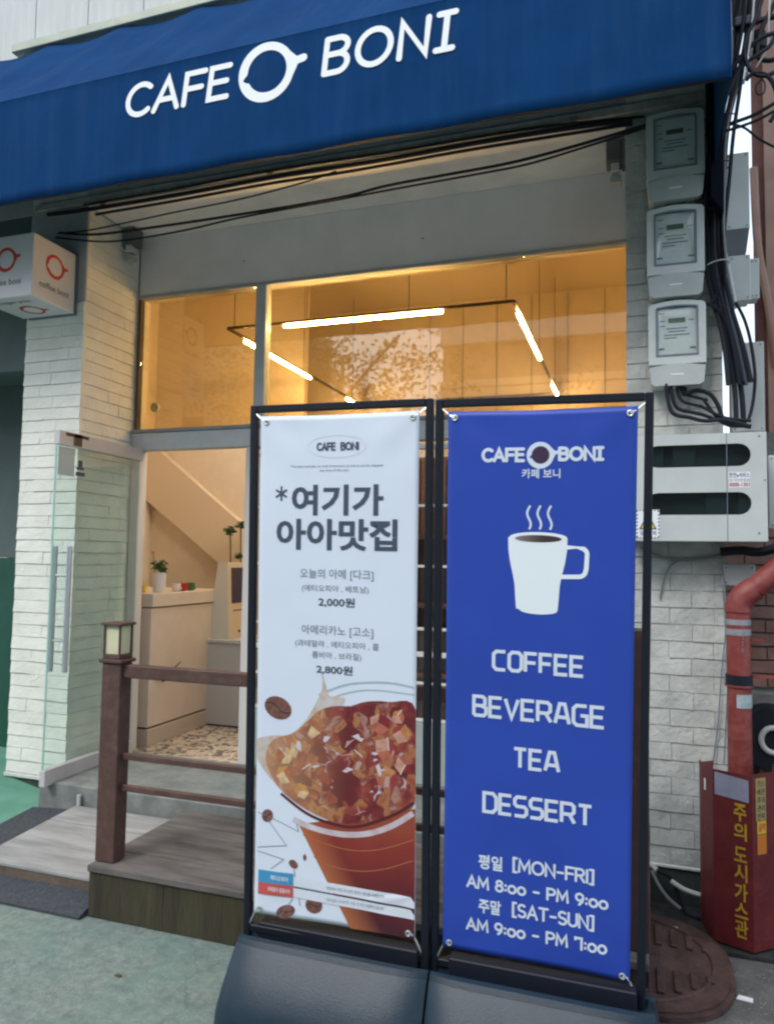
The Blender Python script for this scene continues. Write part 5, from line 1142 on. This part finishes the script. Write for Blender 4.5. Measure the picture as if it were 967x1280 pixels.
def kq(u0, u1, v0, v1, m_, nm, off):
    a, b = kp[1], kp[2]; n_ = Vector((b.z-a.z, 0, a.x-b.x)).normalized()*off; q = []
    for u, v in ((u0,v0),(u1,v0),(u1,v1),(u0,v1)): p = a.lerp(b, v)+n_; q.append((p.x, 5.5+.36*u, p.z))
    MB().prism(q, tuple(n_.normalized()*.002)).build(nm, m_, ks)
kq(.02,.98,.01,.99, mat('kiosk_face', (.62,.48,.32), .4), 'face', .0005); kq(.14,.88,.46,.93, mat('screen_violet', (.03,.022,.06), .25), 'screen', .003)
kq(.2,.8,.36,.37, M_screen, 'slot', .003); kq(.6,.8,.26,.275, M_screen, 'slot', .003); kq(.42,.52,.07,.10, M_screen, 'slot', .003)
def leafy(t, c, r, n, size, m, squash=1.0, name='foliage'):
    mb = MB(); rg = random.Random(int(c[0]*100)+n)
    for i in range(n):
        d = Vector((rg.gauss(0,1), rg.gauss(0,1), rg.gauss(0,1))).normalized()*r*rg.uniform(.25,1); d.z *= squash
        p = Vector(c)+d; a = Vector((rg.gauss(0,1), rg.gauss(0,1), rg.gauss(0,.5))).normalized(); b = a.cross(Vector((rg.gauss(0,1), rg.gauss(0,1), rg.gauss(0,1)))).normalized()
        s_ = size*rg.uniform(.6,1.3); mb.add([p-a*s_, p+b*s_*.45, p+a*s_, p-b*s_*.45], [(0,1,2,3)])
    return mb.build(name, m, t)
p = at(199,742,X=-3.44); 
pp = thing('potted_plant', 'small green plant in a white ribbed pot on the counter', 'potted plant', (p.x, p.y, CT))
MB().lathe((p.x,p.y,CT+.001), [(.042,0),(.046,.01),(.048,.07),(.050,.15),(.046,.15),(.042,.135)], 18).build('pot', M_pot, pp, smooth=True)
leafy(pp, (p.x,p.y,CT+.20), .065, 70, .027, M_leaf, .7)
MB().tube([(p.x-.04,p.y,CT+.02),(p.x-.045,p.y,CT+.15),(p.x-.065,p.y,CT+.30)], .003).build('flower_stem', M_leaf, pp); leafy(pp, (p.x-.065,p.y,CT+.305), .014, 14, .012, mat('pink_petal', (.6,.14,.18), .6), name='flower')
single('bottle', 'little yellow bottle left of the potted plant on the counter', 'bottle', MB().lathe((p.x-.06,p.y-.10,CT+.001), [(.014,0),(.015,.05),(.007,.065),(.007,.08)], 12), M_yellow, smooth=True)
for i, (px_, m_, lb) in enumerate(((220,M_pot,'white cup with red print, leftmost of three on the counter'),(229,M_red,'red cup, middle of three on the counter'),(238,M_green,'dark green cup, rightmost of three on the counter'))):
    c_ = at(px_, 741, X=-3.46); t = thing('cup', lb, 'cup', (c_.x, c_.y, CT), 'three cups on the counter')
    MB().lathe((c_.x,c_.y,CT+.001), [(.024,0),(.034,.012),(.037,.062),(.034,.062),(.028,.016)], 16).build('cup_body', m_, t, smooth=True)
    MB().tube([(c_.x+.032,c_.y,CT+.036),(c_.x+.048,c_.y,CT+.03),(c_.x+.044,c_.y,CT+.014),(c_.x+.030,c_.y,CT+.012)], .004, 6).build('handle', m_, t, smooth=True)
    if i == 0: MB().cyl((c_.x,c_.y,CT+.018), (0,0,1), .0335, .014, 16).build('red_band', M_red, t)
q_ = at(294,700,Y=6.0); c_ = Vector((q_.x, 6.0, .263)); tz = lambda px, py: at(px, py, Y=6.0)
pl = thing('potted_plant', 'tall slender green plant behind the ordering kiosk', 'potted plant', c_)
MB().lathe(c_, [(.08,0),(.10,.30),(.09,.30),(.08,.27)], 20).build('pot', M_pot, pl, smooth=True)
for px_, py_ in ((288,668),(301,660)): e_ = tz(px_, py_); m_ = tz(px_, 705); MB().tube([(c_.x,c_.y,.5),(m_.x,c_.y,1.2),m_,e_], .007).build('stem', M_seam, pl)
for px_, py_, r_, n_ in ((286,664,.06,70),(302,656,.065,70),(299,695,.04,30)): leafy(pl, tz(px_, py_), r_, n_, .026, M_leaf, .75)
single('payment_terminal', 'dark card terminal with green buttons at the door jamb', 'terminal', MB().box(-2.60,-2.545,4.60,4.66,1.42,1.75,.006), mat('dark_teal_plastic', (.02,.045,.045), .4))

# shelf seen through the glazing between the banners
sh = thing('wall_shelf', 'dark wood slatted shelf wall behind the glazed front', 'shelf', (-1.2, 5.3, .262))
MB().box(-2.40, .30, 5.50, 5.54, .262, 2.44).build('backing', M_seam, sh)
for k in range(26): MB().box(-2.40+.1035*k, -2.40+.1035*k+.094, 5.475, 5.499, .27, 2.43, .003).build('slat', M_shelfw, sh)
for z in (.80, 1.30, 1.80): MB().box(-2.40, .30, 5.25, 5.474, z, z+.03, .002).build('shelf_board', M_shelfw, sh)
rg = random.Random(3)
for k in range(9):
    x = -2.2+.26*k; z = [.83,1.33,1.83][k % 3]
    single('storage_jar', ['amber jar','dark tin','green tin','brown jar','black canister','tan tin','rust coloured jar','navy canister','short amber jar'][k]+' standing on the shelf behind the glazing', 'jar', MB().lathe((x,5.36,z+.001), [(.05,0),(.055,.02),(.055,.15),(.03,.18),(.03,.21)], 14), mat('jar_%d' % (k % 4), [(.25,.10,.03),(.03,.03,.05),(.06,.09,.04),(.20,.12,.07)][k % 4], .35), 'jars on the shelf behind the glazing', smooth=True)

# linear LED track lights
tk = thing('track_light', 'suspended rectangular track with linear LED tubes inside the window', 'light', (-1.8, 5.5, 4.39))
TZ = 3.30; xa, xb, ya, yb = -2.83, -.745, 4.70, 7.45
for s_ in ((xa,ya,xb,ya),(xa,ya,xa,yb),(xb,ya,xb,yb)): MB().bar((s_[0],s_[1],TZ+.02), (s_[2],s_[3],TZ+.02), .022, .016).build('track', M_track, tk)
for x, y in ((xa+.05,ya),(-2.2,ya),(-1.45,ya),(xb-.05,ya),(xa,6),(xb,6),(xa,7.2),(xb,7.2)): MB().tube([(x,y,TZ+.03),(x,y,4.399)], .003, 5, smooth=False).build('suspension_wire', M_track, tk)
def tube_lamp(a, b):
    MB().bar(a, b, .024, .022, .004).build('led_tube', M_led, tk)
pa = at(355,408,Y=ya); pb_ = at(553,390,Y=ya)
tube_lamp((pa.x,ya,TZ-.003), (pb_.x,ya,TZ-.003))
for x_, seg in ((xa, ((4.95,6.15),(7.05,7.42))), (xb, ((4.88,6.05),(7.0,7.42)))):
    for y0, y1 in seg: tube_lamp((x_,y0,TZ-.003), (x_,y1,TZ-.003))
MB().bar((xa,yb,TZ+.02), (xb,yb,TZ+.02), .03, .022).build('track', M_track, tk)
single('smoke_sensor', 'small white round sensor low on the inside of the left amber pane', 'sensor', MB().cyl((XL+.10,GY+.10,2.74), (0,-1,0), .035, .02, 20), M_pvc, smooth=True)

# ------------------------------------------------------------------ neighbour entrance at the far left
nb = thing('neighbour_entrance', 'dark recessed entrance left of the white pillar, green painted below', 'building', (-5.5, 4.9, 0))
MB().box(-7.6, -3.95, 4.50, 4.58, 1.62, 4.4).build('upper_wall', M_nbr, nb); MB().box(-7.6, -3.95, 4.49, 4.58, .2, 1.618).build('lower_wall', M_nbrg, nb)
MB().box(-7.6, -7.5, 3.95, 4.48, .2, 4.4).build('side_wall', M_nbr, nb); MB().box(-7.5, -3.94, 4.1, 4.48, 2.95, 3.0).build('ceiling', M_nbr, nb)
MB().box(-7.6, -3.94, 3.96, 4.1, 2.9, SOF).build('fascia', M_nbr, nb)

# ------------------------------------------------------------------ street side behind the camera (seen only in the glass)
ob = thing('street_building', 'grey building with pale balcony bands across the street, mirrored in the window', 'building', (2, -10, 0))
MB().box(-4.9, 14, -14, -10, 0, 10).build('wall', mat('opp_wall', (.30,.27,.25), .9, var=.1), ob)
for z in (3.4, 5.6, 6.15, 7.3, 8.9): MB().box(-4.9, 14, -9.99, -9.7, z, z+(.5 if z in (5.6,7.3) else .18), .01).build('balcony_band', mat('opp_band', (.70,.68,.66), .8), ob)
for k in range(5):
    for z in (1.0, 3.9): MB().box(-4+3.2*k, -2.6+3.2*k, -9.995, -9.95, z, z+1.4).build('window', M_screen, ob)
ob2 = thing('street_building', 'dark house across the street to the left, mirrored in the window', 'building', (-16, -10, 0))
MB().box(-26, -9.8, -14, -10, 0, 9).build('wall', mat('opp_wall2', (.32,.30,.28), .9, var=.1), ob2)
for k in range(4):
    for z in (1.2, 4.4): MB().box(-24+3.4*k, -22.4+3.4*k, -9.995, -9.95, z, z+1.4).build('window', M_screen, ob2)
MB().box(-9.8, -4.9, -12, -11.8, 0, 4.6).build('garden_wall', mat('opp_wall3', (.25,.23,.21), .9), ob2)
tr = thing('street_tree', 'leafy street tree mirrored in the amber window', 'tree', (-7.3, -8.6, 0))
MB().tube([(-7.3,-8.6,0),(-7.25,-8.6,2),(-7.4,-8.6,4.4),(-7.2,-8.6,6.5)], [.20,.19,.18,.17,.16,.15,.14,.13,.12,.11,.1,.1,.09,.08,.07,.06,.05,.04,.03], 10).build('trunk', M_post, tr, smooth=True)
for i in range(7):
    a_ = i*.9; MB().tube([(-7.3,-8.6,3.8+.3*i),(-7.3+1.1*cos(a_),-8.6+.8*sin(a_),5.0+.3*i),(-7.3+2.0*cos(a_),-8.6+1.3*sin(a_),5.5+.35*i)], .05, 6).build('limb', M_post, tr)
mb = MB(); rg = random.Random(11)
for c in range(150):
    cc = Vector((-7.8+rg.gauss(0,1.9), -8.6+rg.gauss(0,.8), 6.0+rg.gauss(0,1.05)))
    for i in range(50):
        p = cc+Vector((rg.gauss(0,.30), rg.gauss(0,.30), rg.gauss(0,.22))); a_ = Vector((rg.gauss(0,1),rg.gauss(0,1),rg.gauss(0,1))).normalized()*.075; b_ = a_.cross(Vector((rg.gauss(0,1),rg.gauss(0,1),rg.gauss(0,1)))).normalized()*.04
        mb.add([p-a_, p+b_, p+a_, p-b_], [(0,1,2,3)])
mb.build('crown', M_leaf, tr)

# ------------------------------------------------------------------ litter
for i, (px_, py_, lb, m_) in enumerate(((10,1028,'white paper scrap on the green ramp edge at far left',M_paper),(33,1111,'tiny white scrap on the black mat below the pale boards',M_paper),(148,1220,'small dark leaf on the green concrete in the foreground',M_seam),(930,1249,'white scrap on the concrete right of the manhole cover',M_paper),(842,1160,'tiny pale chip at the top rim of the manhole cover',M_paper))):
    p = at(px_, py_, Z=.03 if i != 2 else .002); s_ = .03 if i in (0,3) else .014
    if i == 0: p = at(px_, py_, Z=.045); p.z = .05
    if i == 1: p = at(px_, py_, Z=.019); p.z = .019
    if i == 3: p = at(px_, py_, Z=.003); p.z = .003
    single('litter', lb, 'litter', MB().prism([(p.x-s_,p.y-.4*s_,p.z),(p.x+.9*s_,p.y-.6*s_,p.z),(p.x+s_,p.y+.3*s_,p.z),(p.x-.6*s_,p.y+.6*s_,p.z)], (0,0,.004)), m_)
